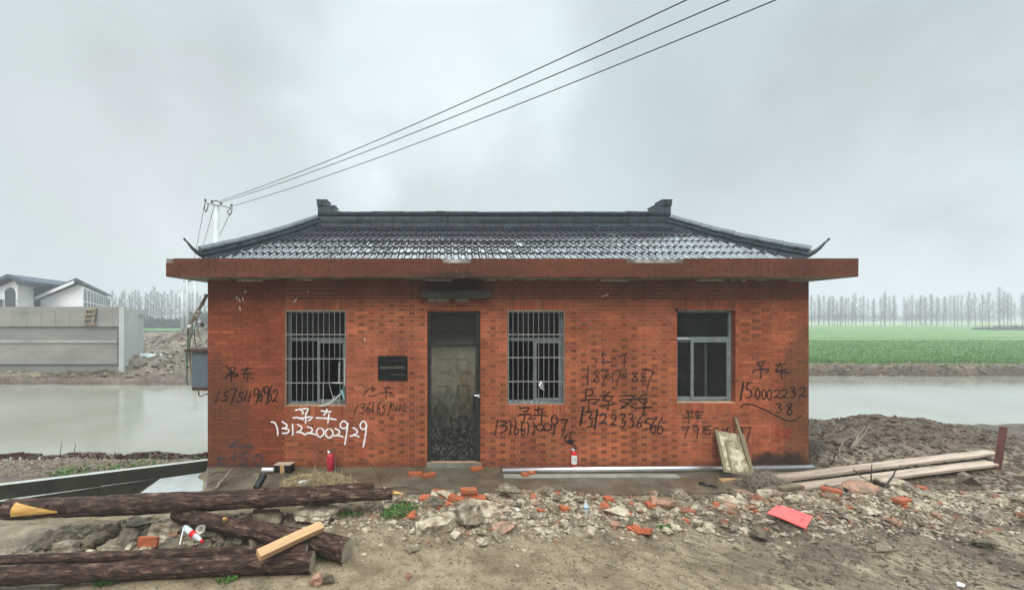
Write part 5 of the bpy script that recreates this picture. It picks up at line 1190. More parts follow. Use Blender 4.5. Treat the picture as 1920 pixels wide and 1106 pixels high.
scatter(60, (4.2, 9.0), (4.9, 6.7), 'stones of the right rubble spread', 'small broken stone among many in the rubble below the planks', [M_ROCK, M_ROCKP, M_ROCK, M_ROCKD, M_ROCKR], (.05, .13), 'rubble_stone', 'stone', lambda x, y: math.exp(-((y - 5.75) / .4) ** 2), seed=4)
scatter(75, (-.6, 9), (4.9, 6.1), 'brick fragments in the rubble', 'small orange brick fragment among the ridge rubble', [M_REDB, M_REDBD, M_ROCKR], (.05, .15), 'brick_fragment', 'brick fragment', ridge, seed=5)
scatter(60, (-4.9, -2.3), (4.4, 5.15), 'stones between the logs', 'small stone among many between the upper and lower logs', [M_ROCKD, M_ROCKD, M_ROCK, M_ROCK, M_ROCKP, M_ROCKR], (.09, .20), 'rubble_stone', 'stone', None, seed=6)
scatter(8, (-5.4, -1.8), (4.35, 4.7), 'brick fragments between the logs', 'reddish brick fragment lying above the lower logs', [M_REDBD, M_REDB], (.07, .12), 'brick_fragment', 'brick fragment', None, seed=8)
scatter(20, (-1.7, .2), (4.9, 5.7), 'stones by the split log tip', 'small stone on the mud around the split log tip', [M_ROCK, M_ROCKP, M_ROCKR], (.04, .10), 'rubble_stone', 'stone', None, seed=9)
# gravel and mud crumbs that nobody could count
def crumbs(name, n, xr, yr, srange, mat, lab, dens, seed):
    r = np.random.RandomState(seed); x = r.uniform(*xr, n * 3); y = r.uniform(*yr, n * 3); keep = r.rand(n * 3) < dens(x, y); x, y = x[keep][:n], y[keep][:n]; n = len(x)
    z = h_parts(x, y)[0]; s = r.uniform(*srange, n) * (1 + r.rand(n) ** 4)
    base = np.array([(0,0,1),(1,0,.1),(.1,1,0),(-1,.1,.1),(0,-1,0),(0,0,-.5)], float); tri = np.array([(0,1,2),(0,2,3),(0,3,4),(0,4,1),(5,2,1),(5,3,2),(5,4,3),(5,1,4)])
    a = r.rand(n) * 6.28; bb_ = base[None] + r.normal(0, .28, (n, 6, 3)); ca, sa = np.cos(a)[:, None], np.sin(a)[:, None]
    bx = bb_[:, :, 0] * ca - bb_[:, :, 1] * sa; by = bb_[:, :, 0] * sa + bb_[:, :, 1] * ca
    V = np.stack([x[:, None] + bx * s[:, None], y[:, None] + by * s[:, None] * .8, z[:, None] + bb_[:, :, 2] * s[:, None] * .6], 2).reshape(-1, 3)
    Fc = (tri[None] + (np.arange(n) * 6)[:, None, None]).reshape(-1, 3)
    return tag(npmesh(name, V, Fc, mat, smooth=False), lab, 'gravel', kind='stuff')
rg = lambda x, y: np.exp(-((y - 5.42) / .38) ** 2) * sst(-2.2, -.6, x)
crumbs('gravel', 4500, (-2, 10), (4.3, 6.4), (.008, .028), M_ROCKP, 'pale grit and chips through the rubble ridge', rg, 1)
crumbs('gravel', 7000, (-2, 10), (4.3, 6.6), (.008, .034), M_ROCK, 'brown grit through the rubble ridge', rg, 2)
crumbs('gravel', 1200, (-2, 10), (4.4, 6.4), (.008, .024), M_REDBD, 'crushed brick through the rubble ridge', rg, 3)
crumbs('gravel', 2000, (-5.5, 7), (3.6, 5.2), (.003, .010), M_ROCKD, 'dark crumbs on the foreground mud', lambda x, y: .25 + .9 * (vnoise(x * 2, y * 3) > .55), 4)
crumbs('gravel', 500, (-5.5, 7), (3.6, 5.2), (.003, .009), M_ROCKP, 'pale chips on the foreground mud', lambda x, y: .3 + .9 * (vnoise(x * 2 + 9, y * 3) > .6), 5)
crumbs('gravel', 2500, (-10, -4.6), (7.6, 9.0), (.01, .035), M_ROCK, 'rubbish and grit on the bank behind the low walls', lambda x, y: .5 + 0 * x, 6)
crumbs('mud_clods', 3500, (6.5, 12), (6.0, 9.2), (.012, .05), simple('dark_clod', (.11, .074, .045), (.04, .026, .016), 6, .7, .5), 'dark clods over the earth mound', lambda x, y: .5 + 0 * x, 7)
crumbs('gravel', 3000, (-6, 7.5), (3.3, 4.9), (.005, .017), simple('mud_crumb', (.16, .125, .08), (.08, .06, .04), 6, .6, .4), 'mud crumbs in the churned foreground', lambda x, y: .15 + .85 * (vnoise(x * 1.4 + 3, y * 2.2) > .5), 8)
crumbs('mud_clods', 2500, (3.2, 10), (4.0, 6.2), (.008, .03), simple('wet_clod', (.14, .105, .07), (.055, .04, .025), 6, .45, .5), 'wet clods on the churned mud at the right', lambda x, y: .3 + .7 * (vnoise(x * 1.7, y * 4) > .5), 9)
crumbs('gravel', 2200, (-1.2, 9.5), (4.6, 6.2), (.015, .042), M_ROCKP, 'pale broken mortar lumps packed through the rubble ridge', rg, 21)
crumbs('gravel', 2200, (-1.2, 9.5), (4.6, 6.2), (.015, .045), M_ROCK, 'brown broken mortar lumps packed through the rubble ridge', rg, 22)
crumbs('gravel', 500, (-1.2, 9.5), (4.6, 6.2), (.015, .04), M_REDBD, 'small brick lumps packed through the rubble ridge', rg, 23)
crumbs('gravel', 1600, (-5.4, -1.6), (4.25, 5.5), (.012, .045), M_ROCKD, 'dark lumps packed between the logs', lambda x, y: .5 + 0 * x, 24)
crumbs('mud_clods', 2500, (-30, -9), (19.6, 34), (.04, .16), M_ROCKD, 'dark clods over the far left bank', lambda x, y: .15 + .85 * (vnoise(x * .6, y * .8) > .5), 25)
crumbs('gravel', 900, (-30, -9), (20.5, 34), (.03, .12), M_ROCKP, 'pale rubble over the far left bank', lambda x, y: .1 + .9 * (vnoise(x * .5 + 7, y * .8) > .58), 26)
crumbs('mud_clods', 1500, (16, 50), (21.6, 23), (.03, .12), M_ROCKD, 'dark clods along the far right bank', lambda x, y: .5 + 0 * x, 27)
# white debris on the far left bank
for i, (px, py, wp, hp_) in enumerate(((262, 690, 14, 3), (290, 683, 22, 3), (270, 675, 18, 2), (315, 645, 6, 5), (345, 640, 12, 3), (300, 672, 10, 5), (250, 668, 14, 3))):
    Y = F * (EYE + .05) / (py - PY); g = Vector(((px - PX) / F * Y, Y, H((px - PX) / F * Y, Y))); s = Y / F; b = MB(); M4 = Matrix.Translation(g + Vector((0, 0, .03))) @ Matrix.Rotation(rb.uniform(-.5, .5), 4, 'Z') @ Matrix.Rotation(R(15), 4, 'X')
    b.box((-wp * s / 2, -.25, 0), (wp * s / 2, .35, .10), M=M4); o = b.build('debris_slab', M_PALE if i % 3 else M_ROCKD); tag(o, ['pale slab at the foot of the sluice wall end', 'long pale slab at the water side of the far rubble', 'pale flat sheet right of the sluice wall', 'tilted pale board on the far earth heap', 'pale board behind the far heap near the cabinet', 'dark broken panel among the far rubble', 'thin pale slab on the far track'][i], 'debris')

# ------------------------------------------------------------------ logs and timber
def log(A, B, r0, r1, lab, seed, bend=.02, split=None):
    A, B = Vector(A), Vector(B); d = B - A; L_ = d.length; t = empty('log', A, lab, 'log'); t.rotation_euler = d.to_track_quat('X', 'Z').to_euler()
    n, m_ = int(L_ / .035), 40; u = np.linspace(0, 1, n + 1)[:, None]; a = np.linspace(0, 2 * math.pi, m_, endpoint=False)[None]
    rad = r0 + (r1 - r0) * u; cx_ = np.cos(a) * 1.0; sx_ = np.sin(a)
    nz = .16 * fbm(u * L_ * 1.5 + seed, np.minimum(a, 2 * math.pi - a) * 2.2, 4) + .15 * fbm(u * L_ * 5 + seed, np.minimum(a, 2 * math.pi - a) * 8 + seed, 4)
    rr = rad * (1 + nz * np.minimum(1, 1)); V = np.stack([u * L_ + 0 * a, rr * cx_ + bend * np.sin(u * 5 + seed) + 0 * a, rr * sx_ + bend * .6 * np.sin(u * 3.3 + seed * 2)], 2).reshape(-1, 3)
    i = np.arange(n)[:, None] * m_; j = np.arange(m_)[None]; Fc = np.stack([i + j, i + (j + 1) % m_, i + m_ + (j + 1) % m_, i + m_ + j], 2).reshape(-1, 4)
    npmesh('bark', V, Fc, M_BARK, t)
    for e_, s in ((0, -1), (n, 1)):
        ring = V[e_ * m_:(e_ + 1) * m_]; b = MB(); c = ring.mean(0); b.add([tuple(c + np.array([.006 * s, 0, 0]))] + [tuple(p) for p in ring], [(0, 1 + k, 1 + (k + 1) % m_) for k in range(m_)]); b.build('cut_end', M_CUT, t)
    return t
def at(px, py, z): Y = F * (EYE - z) / (py - PY); return Vector(((px - PX) / F * Y, Y, z))
log(at(85, 948, .34), at(702, 912, .37), .075, .075, 'dark log at the back of the upper pair', 1)
l2 = log(at(12, 954, .36), at(736, 927, .34), .122, .074, 'dark log at the front of the upper pair with split yellow ends', 2)
log(at(330, 962, .2), at(650, 1033, .13), .085, .125, 'short log slanting down under the sawn timber', 3)
log(at(-70, 1051, .19), at(575, 1029, .20), .045, .055, 'slimmer log behind the lowest log', 4)
log(at(-70, 1080, .08), at(587, 1053, .10), .082, .108, 'thick log lowest in the foreground', 5)
# split wood patches on the upper front log
def patch(px0, px1, z_top):
    A = at(12, 954, .36); B = at(736, 927, .34); d = (B - A).normalized(); b = MB(); n = 14; vs = []
    for i in range(n + 1):
        t = i / n; px = lerp(px0, px1, t); c = A + d * ((px - 12) / (736 - 12) * (B - A).length); r = .124
        a0, a1 = lerp(R(200), R(186), t), lerp(R(118), R(176), t ** .8)
        for k in range(7):
            a = lerp(a0, a1, k / 6); vs.append(c + Vector((0, math.cos(a) * (r + .005), math.sin(a) * (r + .005))))
    b.add(vs, [(i*7+k, i*7+k+1, (i+1)*7+k+1, (i+1)*7+k) for i in range(n) for k in range(6)]); return b
o = patch(38, 118, 0).build('split_wood', M_YEL, smooth=True); o.parent = l2; bpy.context.view_layer.update(); o.matrix_parent_inverse = l2.matrix_world.inverted()
b = MB(); A = at(718, 920, .36); T = at(757, 925, .34); b.add([tuple(A + Vector((0, .06, .03))), tuple(A + Vector((0, -.06, -.02))), tuple(T), tuple(A + Vector((0, .03, -.05)))], [(0,1,2),(0,2,3),(1,3,2),(0,3,1)])
o = b.build('splinter_tip', M_YEL); o.parent = l2; o.matrix_parent_inverse = l2.matrix_world.inverted()
b = MB(); A = at(422, 974, .29); b.lathe([(.03, 0), (.022, .03), (.01, .05)], 9, Matrix.Translation(A) @ Matrix.Rotation(R(40), 4, 'X'))
tag(b.build('knot_stub', M_YEL), 'orange snapped knot on the slanting log', 'wood stub')
def beam(name, A, B, w_, t_, mat, lab, cat, roll=0, grp=None):
    A, B = Vector(A), Vector(B); d = B - A; o = MB(); L_ = d.length; n = max(2, int(L_ / .15))
    bm = bmesh.new(); bmesh.ops.create_cube(bm, size=1); bmesh.ops.scale(bm, vec=(L_, w_, t_), verts=bm.verts); bmesh.ops.bevel(bm, geom=bm.edges[:], offset=min(w_, t_) * .06, segments=1, affect='EDGES')
    bmesh.ops.subdivide_edges(bm, edges=[e for e in bm.edges if abs((e.verts[0].co - e.verts[1].co).x) > L_ * .5], cuts=n)
    bl = rb.uniform(-1, 1)
    for v in bm.verts: v.co.y += math.sin(v.co.x / L_ * 3) * .006 * bl; v.co.z += math.sin(v.co.x / L_ * 4 + 1) * .004
    me = bpy.data.meshes.new(name); bm.to_mesh(me); bm.free(); me.materials.append(mat); ob = bpy.data.objects.new(name, me); col.objects.link(ob); ob.location = (A + B) / 2; q = d.to_track_quat('X', 'Z'); ob.rotation_euler = (q @ Matrix.Rotation(roll, 3, 'X').to_quaternion()).to_euler(); return tag(ob, lab, cat, grp)
beam('sawn_timber', at(484, 1040, .30), at(604, 986, .32), .115, .07, M_TIMBER, 'pale sawn timber lying across the lower logs', 'timber', roll=R(18))
beam('plank', at(1400, 903, .06), P(1862, 848, 7.35), .20, .045, M_PLANK, 'upper of two long wet planks on the right', 'plank')
beam('plank', at(1440, 920, .06), P(1862, 868, 7.05), .20, .045, M_PLANK, 'lower of two long wet planks on the right', 'plank')
beam('board', at(1545, 918, .10), at(1640, 914, .10), .12, .05, M_OLDWOOD, 'short mossy board in front of the long planks', 'board')
beam('board', at(1350, 900, .05), at(1400, 899, .05), .07, .04, M_TIMBER, 'orange wood block in front of the leaning panel', 'board')
beam('board', at(1462, 915, .12), at(1505, 912, .12), .07, .05, M_OLDWOOD, 'small brown wood block beside the twig tangle', 'board')
beam('board', at(1480, 945, .13), at(1595, 935, .15), .03, .015, M_MAROON, 'thin maroon strip behind the coral sheet', 'strip')
beam('steel_post', P(1868, 895, 6.95), P(1881, 800, 7.05), .075, .075, M_MAROON, 'maroon square post standing at the right edge', 'post')
# pipe, leaning panel, sheet
b = MB(); A = P(941, 880.5, 6.86); B = P(1523, 876, 6.98); A.z = B.z = .082; b.tube([A, A.lerp(B, .5) + Vector((0, 0, .004)), B], .050, 24); pp_ = empty('metal_pipe', A, 'long shiny silver pipe lying along the foot of the wall', 'pipe'); adopt(pp_, b.build('pipe_body', M_STEEL, smooth=False))
for p_ in pp_.children[0].data.polygons: p_.use_smooth = len(p_.vertices) == 4
b = MB(); dd = (B - A).normalized(); b.tube([A - dd * .002, A + dd * .012], .037, 20); adopt(pp_, b.build('open_end', M_BLACK))
b = MB(); b.box((wx(938), 6.62, .036), (wx(1245), 6.78, .05)); tag(b.build('concrete_strip', M_CONC), 'thin pale concrete strip in front of the silver pipe', 'kerb')
A = P(1385, 889, 6.62); T = P(1366, 811, 7.06); pn = empty('leaning_panel', A, 'muddy framed wooden panel leaning on the wall below the glazed window', 'panel')
up = (T - A); upn = up.normalized(); sdv = Vector((1, 0, 0)); sdv = (sdv - upn * sdv.dot(upn)).normalized(); nn2 = sdv.cross(upn).normalized()
M4 = Matrix((sdv.to_4d(), upn.to_4d(), nn2.to_4d(), (0, 0, 0, 1))).transposed(); M4 = Matrix.Translation(A) @ Matrix([[sdv[i], upn[i], nn2[i], 0] for i in range(3)] + [[0, 0, 0, 1]])
hw = .225; Lp = up.length
b = MB(); b.box((-hw, 0, -.01), (hw, Lp, .01), M=M4); adopt(pn, b.build('sheet', M_PANEL))
for s in (-1, 1): b = MB(); b.box((s * hw - .025, -.02, -.005), (s * hw + .025, Lp + .01, .032), M=M4); adopt(pn, b.build('batten', M_OLDWOOD))
b = MB(); b.box((-hw + .026, -.01, .011), (hw - .026, .04, .03), M=M4); adopt(pn, b.build('batten', M_OLDWOOD)); b = MB(); b.box((-hw * .55, .02, .012), (-hw * .42, Lp * .7, .026), M=M4); adopt(pn, b.build('batten', M_OLDWOOD))
beam('stick', P(1411, 889, 6.62), P(1379, 783, 7.09), .045, .03, M_OLDWOOD, 'long wooden slat leaning beside the muddy panel', 'slat')
c0 = [G(1438, 962, .09), G(1457, 946, .09), G(1524, 966, .10), G(1511, 989, .07)]; c0 = [Vector(v) for v in c0]
b = MB(); n = 10; vs = []
for i in range(n + 1):
    for k in range(5):
        q = c0[0].lerp(c0[3], i / n).lerp(c0[1].lerp(c0[2], i / n), k / 4); q = q + Vector((0, 0, .004 * math.sin(k * 1.57 + .5) + .006 * math.sin(i * .5))); vs.append(q)
N0 = len(vs); vs += [v - Vector((0, 0, .012)) for v in vs]
fs = [(i*5+k, (i+1)*5+k, (i+1)*5+k+1, i*5+k+1) for i in range(n) for k in range(4)]; fs += [tuple(N0 + q for q in f[::-1]) for f in fs]
ed = [(i*5, (i+1)*5) for i in range(n)] + [(i*5+4, (i+1)*5+4) for i in range(n)] + [(k, k+1) for k in range(4)] + [(n*5+k, n*5+k+1) for k in range(4)]
fs += [(a, b_, b_ + N0, a + N0) for a, b_ in ed]; b.add(vs, fs); sh = empty('red_sheet', tuple(c0[0]), 'bright coral plastic sheet lying on the rubble at the right', 'sheet'); adopt(sh, b.build('sheet_body', M_SHEET))
for (u_, v_) in ((.83, .35), (.83, .7), (.93, .9), (.08, .85)):
    b = MB(); q = c0[0].lerp(c0[3], u_).lerp(c0[1].lerp(c0[2], u_), v_) + Vector((0, 0, .016)); b.lathe([(.012, 0), (.012, .004)], 9, Matrix.Translation(q)); adopt(sh, b.build('bolt_hole', M_ROCKD))
# fire extinguishers
def extinguisher(px, py, Y, hpx, lab, body, label=True, zb=None):
    x = (px - PX) / F * Y; z = EYE - (py - PY) / F * Y; t = empty('fire_extinguisher', (x, Y, z), lab, 'fire extinguisher', 'fire extinguishers by the wall'); h = hpx / F * Y; r = h * .16
    b = MB(); b.lathe([(r * .9, 0), (r, .01), (r, h * .66), (r * .85, h * .74), (r * .5, h * .80), (r * .3, h * .82)], 24); b.build('cylinder', body, t, smooth=True)
    if label:
        b = MB(); n = 12; vs = []
        for i in range(n + 1):
            a = lerp(R(205), R(335), i / n); vs += [(math.cos(a) * r * 1.015, math.sin(a) * r * 1.015, h * .14), (math.cos(a) * r * 1.015, math.sin(a) * r * 1.015, h * .6)]
        b.add(vs, [(2*i, 2*i+2, 2*i+3, 2*i+1) for i in range(n)]); b.build('label_sticker', M_WHITEP, t)
        b = MB(); b.box((-.010, -r * 1.03, h * .40), (.010, -r * 1.018, h * .46)); b.box((-.022, -r * 1.03, h * .30), (.022, -r * 1.018, h * .315)); b.build('label_print', M_INS, t)
    b = MB(); b.tube([(0, 0, h * .80), (0, 0, h * .9)], r * .28, 10); b.tube([(-r * .1, 0, h * .87), (-r * .9, 0, h * .9)], r * .22, 8); b.tube([(0, -r * .2, h * .86), (0, -r * .55, h * .86)], r * .3, 10); b.build('valve', M_STEEL, t)
    b = MB(); b.tube([(-r * .3, 0, h * .9), (r * .5, 0, h * .95), (r * 1.5, 0, h * 1.0)], r * .14, 6); b.tube([(-r * .1, 0, h * .86), (r * 1.3, 0, h * .87)], r * .12, 6); b.build('lever', M_BLACK, t)
    b = MB(); b.lathe([(r * .25, 0), (r * .3, .01), (r * .25, .02)], 10, Matrix.Translation((-r * .35, -r * .35, h * .86)) @ Matrix.Rotation(R(90), 4, 'X')); b.build('gauge', M_WHITEP, t)
    return t
extinguisher(1076, 873.5, 7.06, 36, 'bright red extinguisher with white label behind the silver pipe', M_REDPAINT)
extinguisher(620, 884, 7.0, 43, 'faded red extinguisher standing in the straw under the left window', M_REDFADE, False)
# black carton with tan tape and white roll
bx = empty('black_carton', tuple(P(532, 886, 6.9)), 'small black carton with a tan tape band at the wall foot', 'carton'); c = P(532, 886, 6.9)
M4 = Matrix.Translation(c) @ Matrix.Rotation(R(-8), 4, 'Z') @ Matrix.Rotation(R(-3), 4, 'Y')
b = MB(); b.box((-.155, -.05, -.005), (.155, .1, .15), M=M4); adopt(bx, b.build('box_body', M_BLACK)); b = MB(); b.box((-.035, -.054, -.006), (.045, .104, .153), M=M4); adopt(bx, b.build('tape', M_TIMBER))
b = MB(); b.box((-.16, -.053, .15), (.16, .102, .157), M=M4); adopt(bx, b.build('lid_edge', M_PLANK))
b = MB(); b.tube([P(492, 880, 6.8), P(513, 880, 6.8)], .032, 14); tag(b.build('paper_roll', M_WHITEP), 'short white roll left of the black carton', 'roll')
# bottles, cup, litter
def bottle(A, d, L_, r, lab, cap, lcol, body=None):
    t = empty('plastic_bottle', A, lab, 'bottle'); t.rotation_euler = Vector(d).to_track_quat('Z', 'Y').to_euler(); mb_ = Mat('clear_plastic_' + lab[:4], .15, (.6, .65, .65), .5); mb_.b.inputs['Alpha'].default_value = .55
    b = MB(); b.lathe([(r * .8, 0), (r, L_ * .05), (r, L_ * .3), (r * .92, L_ * .35), (r, L_ * .4), (r, L_ * .62), (r * .8, L_ * .75), (r * .4, L_ * .88), (r * .38, L_ * .92)], 16); b.build('bottle_body', mb_.m, t, smooth=True)
    b = MB(); b.lathe([(r * 1.02, L_ * .40), (r * 1.02, L_ * .6)], 16); b.build('label_band', lcol, t, smooth=True)
    b = MB(); b.lathe([(r * .45, L_ * .9), (r * .45, L_)], 14); b.build('cap', cap, t); return t
A = at(346, 988, .22); B = at(376, 1012, .16)
bt_ = bottle(A, B - A, (B - A).length * 1.15, .036, 'crushed clear bottle with red label and cap beside the paper cup', M_REDPAINT, M_REDPAINT)
A = at(1099, 962, .12); bottle(A, (.0, .1, 1), .17, .033, 'small clear bottle with pale blue label upright in the rubble', M_WHITEP, simple('pale_blue_label', (.35, .55, .75), None, 5, .4, 0))
cu_ = empty('paper_cup', at(371, 998, .18), 'empty white paper cup tipped towards the camera', 'cup'); cu_.rotation_euler = (R(70), 0, R(15))
b = MB(); b.lathe([(.034, .0), (.046, .1), (.049, .102), (.049, .106), (.044, .104), (.032, .004)], 24); b.build('cup_body', simple('paper', (.7, .68, .62), (.5, .47, .4), 8, .7, 0), cu_, smooth=True)
cu_.location = Vector(cu_.location) + Vector((0, .1, .0))
beam('straw_stick', at(336, 1020, .18), at(345, 990, .22), .009, .009, M_WHITEP, 'thin white stick beside the crushed bottle', 'stick')
t_ = loose_brick(272, 1030, .05, 'flat red tile standing upright in the left pile', tx=R(80), dz=.05)
beam('white_rag', at(560, 906, .08), at(578, 903, .09), .08, .06, M_WHITEP, 'white foam lump on the straw heap', 'foam')
def litter(px, py, w_, h_, mat, lab, cat='litter'):
    g = G(px, py); o = bpy.data.objects.new('litter', rock_mesh('litter', w_, w_ * .6, h_, int(px), .25, 1, mat)); col.objects.link(o); o.location = g; o.rotation_euler = (0, 0, px); tag(o, lab, cat)
litter(970, 968, .08, .05, M_WHITEP, 'white plastic scrap right of the large boulder'); litter(1440, 944, .06, .05, M_WHITEP, 'white plastic ball above the coral sheet'); litter(1638, 935, .04, .06, M_WHITEP, 'tiny white cap among bricks below the planks')
litter(1800, 1098, .10, .04, M_WHITEP, 'white scrap at the bottom right corner'); litter(640, 898, .22, .05, M_WHITEP, 'torn white film right of the straw heap'); litter(1370, 1012, .12, .015, M_PLANK, 'pale wood chip on the front mud'); litter(765, 1082, .10, .03, M_REDBD, 'crushed red brick smear on the mud')
litter(905, 1020, .22, .05, M_ROCKP, 'flat half buried stone in the mud below the boulder'); litter(970, 1062, .07, .02, M_ROCKP, 'pale chip on the front mud left of centre'); litter(480, 900, .2, .12, M_ROCK, 'grey chunk behind the upper logs')
b = MB(); A = at(481, 915, .12); b.tube([A, A + Vector((.02, .2, .12))], .055, 16, cap=False); b.tube([A + Vector((.001, .01, .006)), A + Vector((.02, .2, .12))], .048, 16); tag(b.build('pipe_stub', M_BLACK), 'open black pipe stub behind the upper logs', 'pipe')
# straw heap
def straw(name, n, c, rx, ry, h, L_, mat, lab, w_=.003):
    r = np.random.RandomState(n); a = r.rand(n) * 6.28; q = np.sqrt(r.rand(n)); x = c[0] + np.cos(a) * q * rx; y = c[1] + np.sin(a) * q * ry; z = c[2] + h * (1 - q ** 1.6) * r.uniform(.75, 1.15, n)
    d = r.rand(n) * 6.28; l = L_ * r.uniform(.4, 1.2, n); dx, dy, dz_ = np.cos(d) * l / 2, np.sin(d) * l / 2, r.normal(0, .18, n) * l; nx, ny = -np.sin(d) * w_, np.cos(d) * w_
    V = np.stack([np.stack([x - dx - nx, y - dy - ny, z - dz_], 1), np.stack([x - dx + nx, y - dy + ny, z - dz_ + .002], 1), np.stack([x + nx, y + ny, z + l * .12 + .002], 1), np.stack([x - nx, y - ny, z + l * .12], 1), np.stack([x + dx + nx, y + dy + ny, z + dz_ + .002], 1), np.stack([x + dx - nx, y + dy - ny, z + dz_], 1)], 1).reshape(-1, 3)
    Fc = (np.array([(0, 1, 2, 3), (3, 2, 4, 5)])[None] + (np.arange(n) * 6)[:, None, None]).reshape(-1, 4)
    return tag(npmesh(name, V, Fc, mat, smooth=False), lab, 'straw', kind='stuff')
c = at(595, 905, .04); g0 = rock_mesh('straw_core', 1.1, .55, .11, 5, .05, 2, M_OLDWOOD); o = bpy.data.objects.new('soil_heap', g0); col.objects.link(o); o.location = (c.x, c.y, -.02); tag(o, 'low soil heap under the straw left of the door', 'soil heap')
straw('straw_heap', 800, (c.x, c.y, .01), .66, .32, .15, .22, M_STRAW, 'heap of pale straw below the left window')
c = at(1430, 905, .08); straw('twig_tangle', 420, (c.x, c.y, .06), .42, .25, .16, .3, M_GREYWOOD, 'tangle of dark twigs right of the leaning panel', .0025)
straw('bank_litter', 220, (-7.5, 8.3, -.28), 2.2, .5, .05, .22, M_GREYWOOD, 'dry stalks scattered on the near bank', .005)
straw('mud_straws', 450, (2.8, 4.7, .03), 3.2, .7, .015, .12, M_TWIG, 'dark straws pressed into the foreground mud', .0022)
straw('mud_straws', 500, (5.0, 5.3, .10), 2.6, .5, .05, .16, M_TWIG, 'dark straws in the rubble at the right', .0022)
c = at(1600, 850, .4); straw('root_tangle', 350, (c.x - .3, 7.6, .30), .4, .5, .1, .4, M_TWIG, 'root tangle on the earth mound beside the house', .004)
# twigs and branches
def twig(name, pts, r, mat, lab, cat='branch', n=6):
    p = [Vector(q) for q in pts]; out = []
    for i in range(len(p) - 1):
        for k in range(4): out.append(p[i].lerp(p[i+1], k / 4) + Vector((rb.gauss(0, .3), rb.gauss(0, .3), rb.gauss(0, .3))) * r)
    out.append(p[-1]); rs = [lerp(r, r * .4, i / (len(out) - 1)) for i in range(len(out))]; b = MB(); b.tube(out, rs, n); return tag(b.build(name, mat, smooth=True), lab, cat)
twig('branch', [at(403, 916, .05), at(420, 897, .12), at(437, 878, .18)], .03, M_GREYWOOD, 'grey broken branch poking up by the left corner')
twig('branch', [at(393, 892, .03), at(405, 885, .05), at(432, 884, .05)], .01, M_TWIG, 'thin dark twig at the left corner foot')
twig('branch', [P(676, 858, 7.0), P(690, 864, 6.9), P(702, 878, 6.7), P(712, 900, 6.3), P(717, 912, 6.0)], .008, M_TWIG, 'thin dark wire arching from the wall to the log tip', 'wire')
twig('branch', [at(720, 916, .05), at(760, 913, .08), at(790, 920, .10), at(808, 940, .12)], .009, M_TWIG, 'dark curved twig above the grass tuft')
twig('branch', [P(1657, 918, 5.9), P(1672, 896, 6.1), P(1688, 872, 6.3)], .018, M_TWIG, 'dark forked twig standing before the planks')
twig('branch', [P(1688, 878, 6.3), P(1710, 872, 6.4), P(1750, 874, 6.5)], .010, M_TWIG, 'side shoot of the dark forked twig lying over the planks')
twig('branch', [P(1633, 905, 6.1), P(1634, 885, 6.15), P(1635, 868, 6.2)], .012, M_TWIG, 'upright dark twig before the planks')
twig('branch', [P(1600, 880, 6.2), P(1615, 893, 6.15), P(1640, 910, 6.05)], .012, M_TWIG, 'slanting dark twig before the planks')
twig('branch', [at(1745, 915, .12), at(1765, 930, .12), at(1775, 952, .08)], .016, M_GREYWOOD, 'curved grey twig on the right rubble')
twig('branch', [P(1575, 870, 7.3), P(1573, 845, 7.4), P(1582, 825, 7.5), P(1605, 814, 7.6)], .016, M_GREYWOOD, 'pale arching branch on the earth mound')
twig('branch', [P(1596, 842, 7.4), P(1608, 820, 7.5), P(1622, 799, 7.6)], .022, M_GREYWOOD, 'thick pale branch on the earth mound')
twig('branch', [P(1598, 840, 7.4), P(1618, 818, 7.5), P(1630, 798, 7.7)], .016, M_GREYWOOD, 'slim pale branch beside the thick one on the mound')
twig('branch', [P(1560, 868, 7.2), P(1566, 850, 7.2), P(1560, 842, 7.3)], .012, M_TWIG, 'dark root on the mound next to the house')
twig('branch', [at(516, 872, .05), at(502, 856, .15)], .008, M_TIMBER, 'thin tan stick left of the black carton')
twig('branch', [P(629, 884, 6.9), P(629, 870, 6.9), P(627, 858, 6.9)], .009, M_GREYWOOD, 'short pale stick right of the faded extinguisher')
twig('branch', [P(1130, 865 + 65, 5.9), P(1140, 925, 5.9)], .01, M_GREYWOOD, 'small stick at the back of the ridge')
twig('branch', [at(942, 932, .12), at(955, 953, .10)], .008, M_TWIG, 'short dark stick behind the boulder')
twig('branch', [at(1155, 966, .12), at(1178, 983, .08)], .012, M_OLDWOOD, 'tan stick left of the red brick pair')
twig('shovel_blade', [at(1312, 906, .05), at(1330, 909, .05), at(1345, 914, .05)], .03, M_BLACK, 'small black metal scrap on the wet apron edge', 'scrap')
for (q, h_) in ((112, 16), (138, 14)): twig('reed', [P(q, 852, 9.3), P(q + 2, 845, 9.3), P(q + 4, 852 - h_ - 8, 9.3)], .010, M_TWIG, 'dark reed stalk at the water edge, %s one of two' % ('left' if q == 112 else 'right'), 'reed')
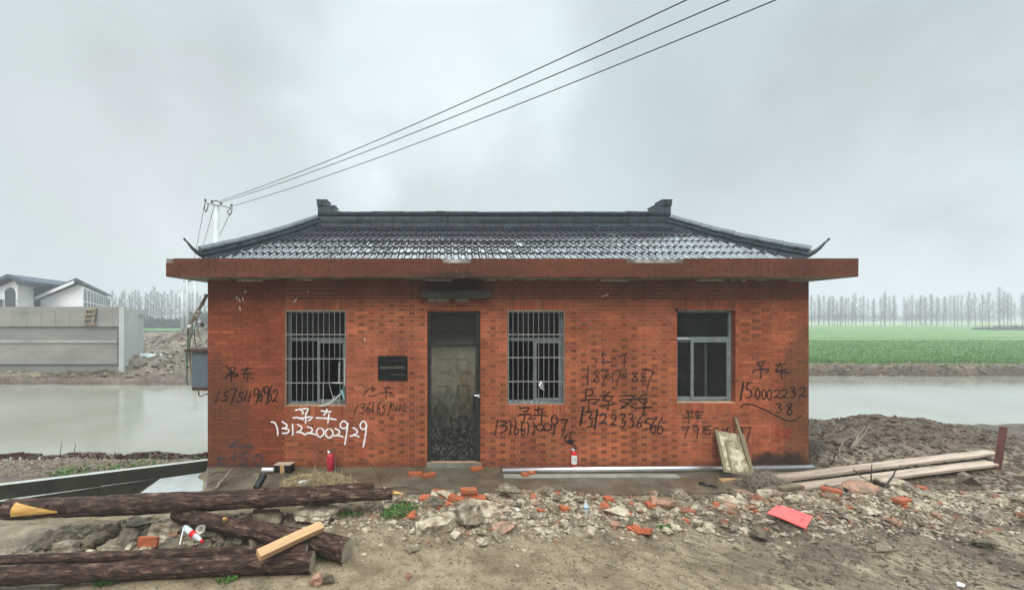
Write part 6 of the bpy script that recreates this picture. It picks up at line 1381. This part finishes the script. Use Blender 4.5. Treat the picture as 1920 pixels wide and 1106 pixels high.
# weeds
def weed(px, py, n, spread, h_, lab, wide=.012):
    g = G(px, py); r = np.random.RandomState(int(px)); V = []; Fc = []
    for i in range(n):
        a = r.rand() * 6.28; q = math.sqrt(r.rand()) * spread; x, y = g.x + math.cos(a) * q, g.y + .05 + math.sin(a) * q * .5; z = H(x, y); l = h_ * r.uniform(.5, 1.2); d = r.rand() * 6.28; ln = r.uniform(.3, .9) * l; wd = wide * r.uniform(.6, 1.2)
        dx, dy = math.cos(d), math.sin(d); o = len(V); V += [(x, y, z), (x + dx * ln * .5 - dy * wd, y + dy * ln * .5 + dx * wd, z + l * .7), (x + dx * ln, y + dy * ln, z + l * .85), (x + dx * ln * .5 + dy * wd, y + dy * ln * .5 - dx * wd, z + l * .66)]; Fc.append((o, o+1, o+2, o+3))
    tag(npmesh('weed_clump', V, Fc, M_GREEN, smooth=False), lab, 'weed')
weed(745, 975, 420, .26, .07, 'green grass tuft between the log tip and smooth slab', .008); weed(486, 1030, 130, .13, .16, 'bright weed growing between the logs left of the sawn timber', .010); weed(618, 1052, 120, .16, .07, 'small leafy weed below the slanting log end', .014)
weed(125, 1096, 80, .12, .07, 'small weed under the lowest log at the left', .014); weed(190, 1100, 90, .13, .07, 'small weed under the lowest log nearer its middle', .014); weed(418, 1095, 50, .12, .05, 'tiny weed under the lowest log near its end', .012); weed(655, 970, 120, .18, .06, 'sparse weeds below the upper log ends', .008); weed(1250, 998, 70, .10, .06, 'little weed right of the red brick pair', .008)
weed(130, 888, 160, .5, .10, 'weedy patch on the bank behind the low wall at the left', .012); weed(240, 878, 200, .6, .10, 'weedy patch on the bank behind the low wall nearer the house', .012); weed(370, 862, 60, .15, .10, 'small weed on the bank beside the house corner', .012)

# ------------------------------------------------------------------ mist
hz_m = bpy.data.materials.new('mist'); hz_m.use_nodes = True; t = hz_m.node_tree; t.nodes.clear(); oo = t.nodes.new('ShaderNodeOutputMaterial'); pv = t.nodes.new('ShaderNodeVolumePrincipled')
pv.inputs['Density'].default_value = .0029; pv.inputs['Color'].default_value = (.93, .96, .97, 1); pv.inputs['Anisotropy'].default_value = 0.0; t.links.new(pv.outputs[0], oo.inputs['Volume'])
b = MB(); b.box((-1100, -170, -2.5), (1100, 1200, 17)); tag(b.build('haze', hz_m), 'thin rainy mist over the whole scene', 'mist', kind='stuff')
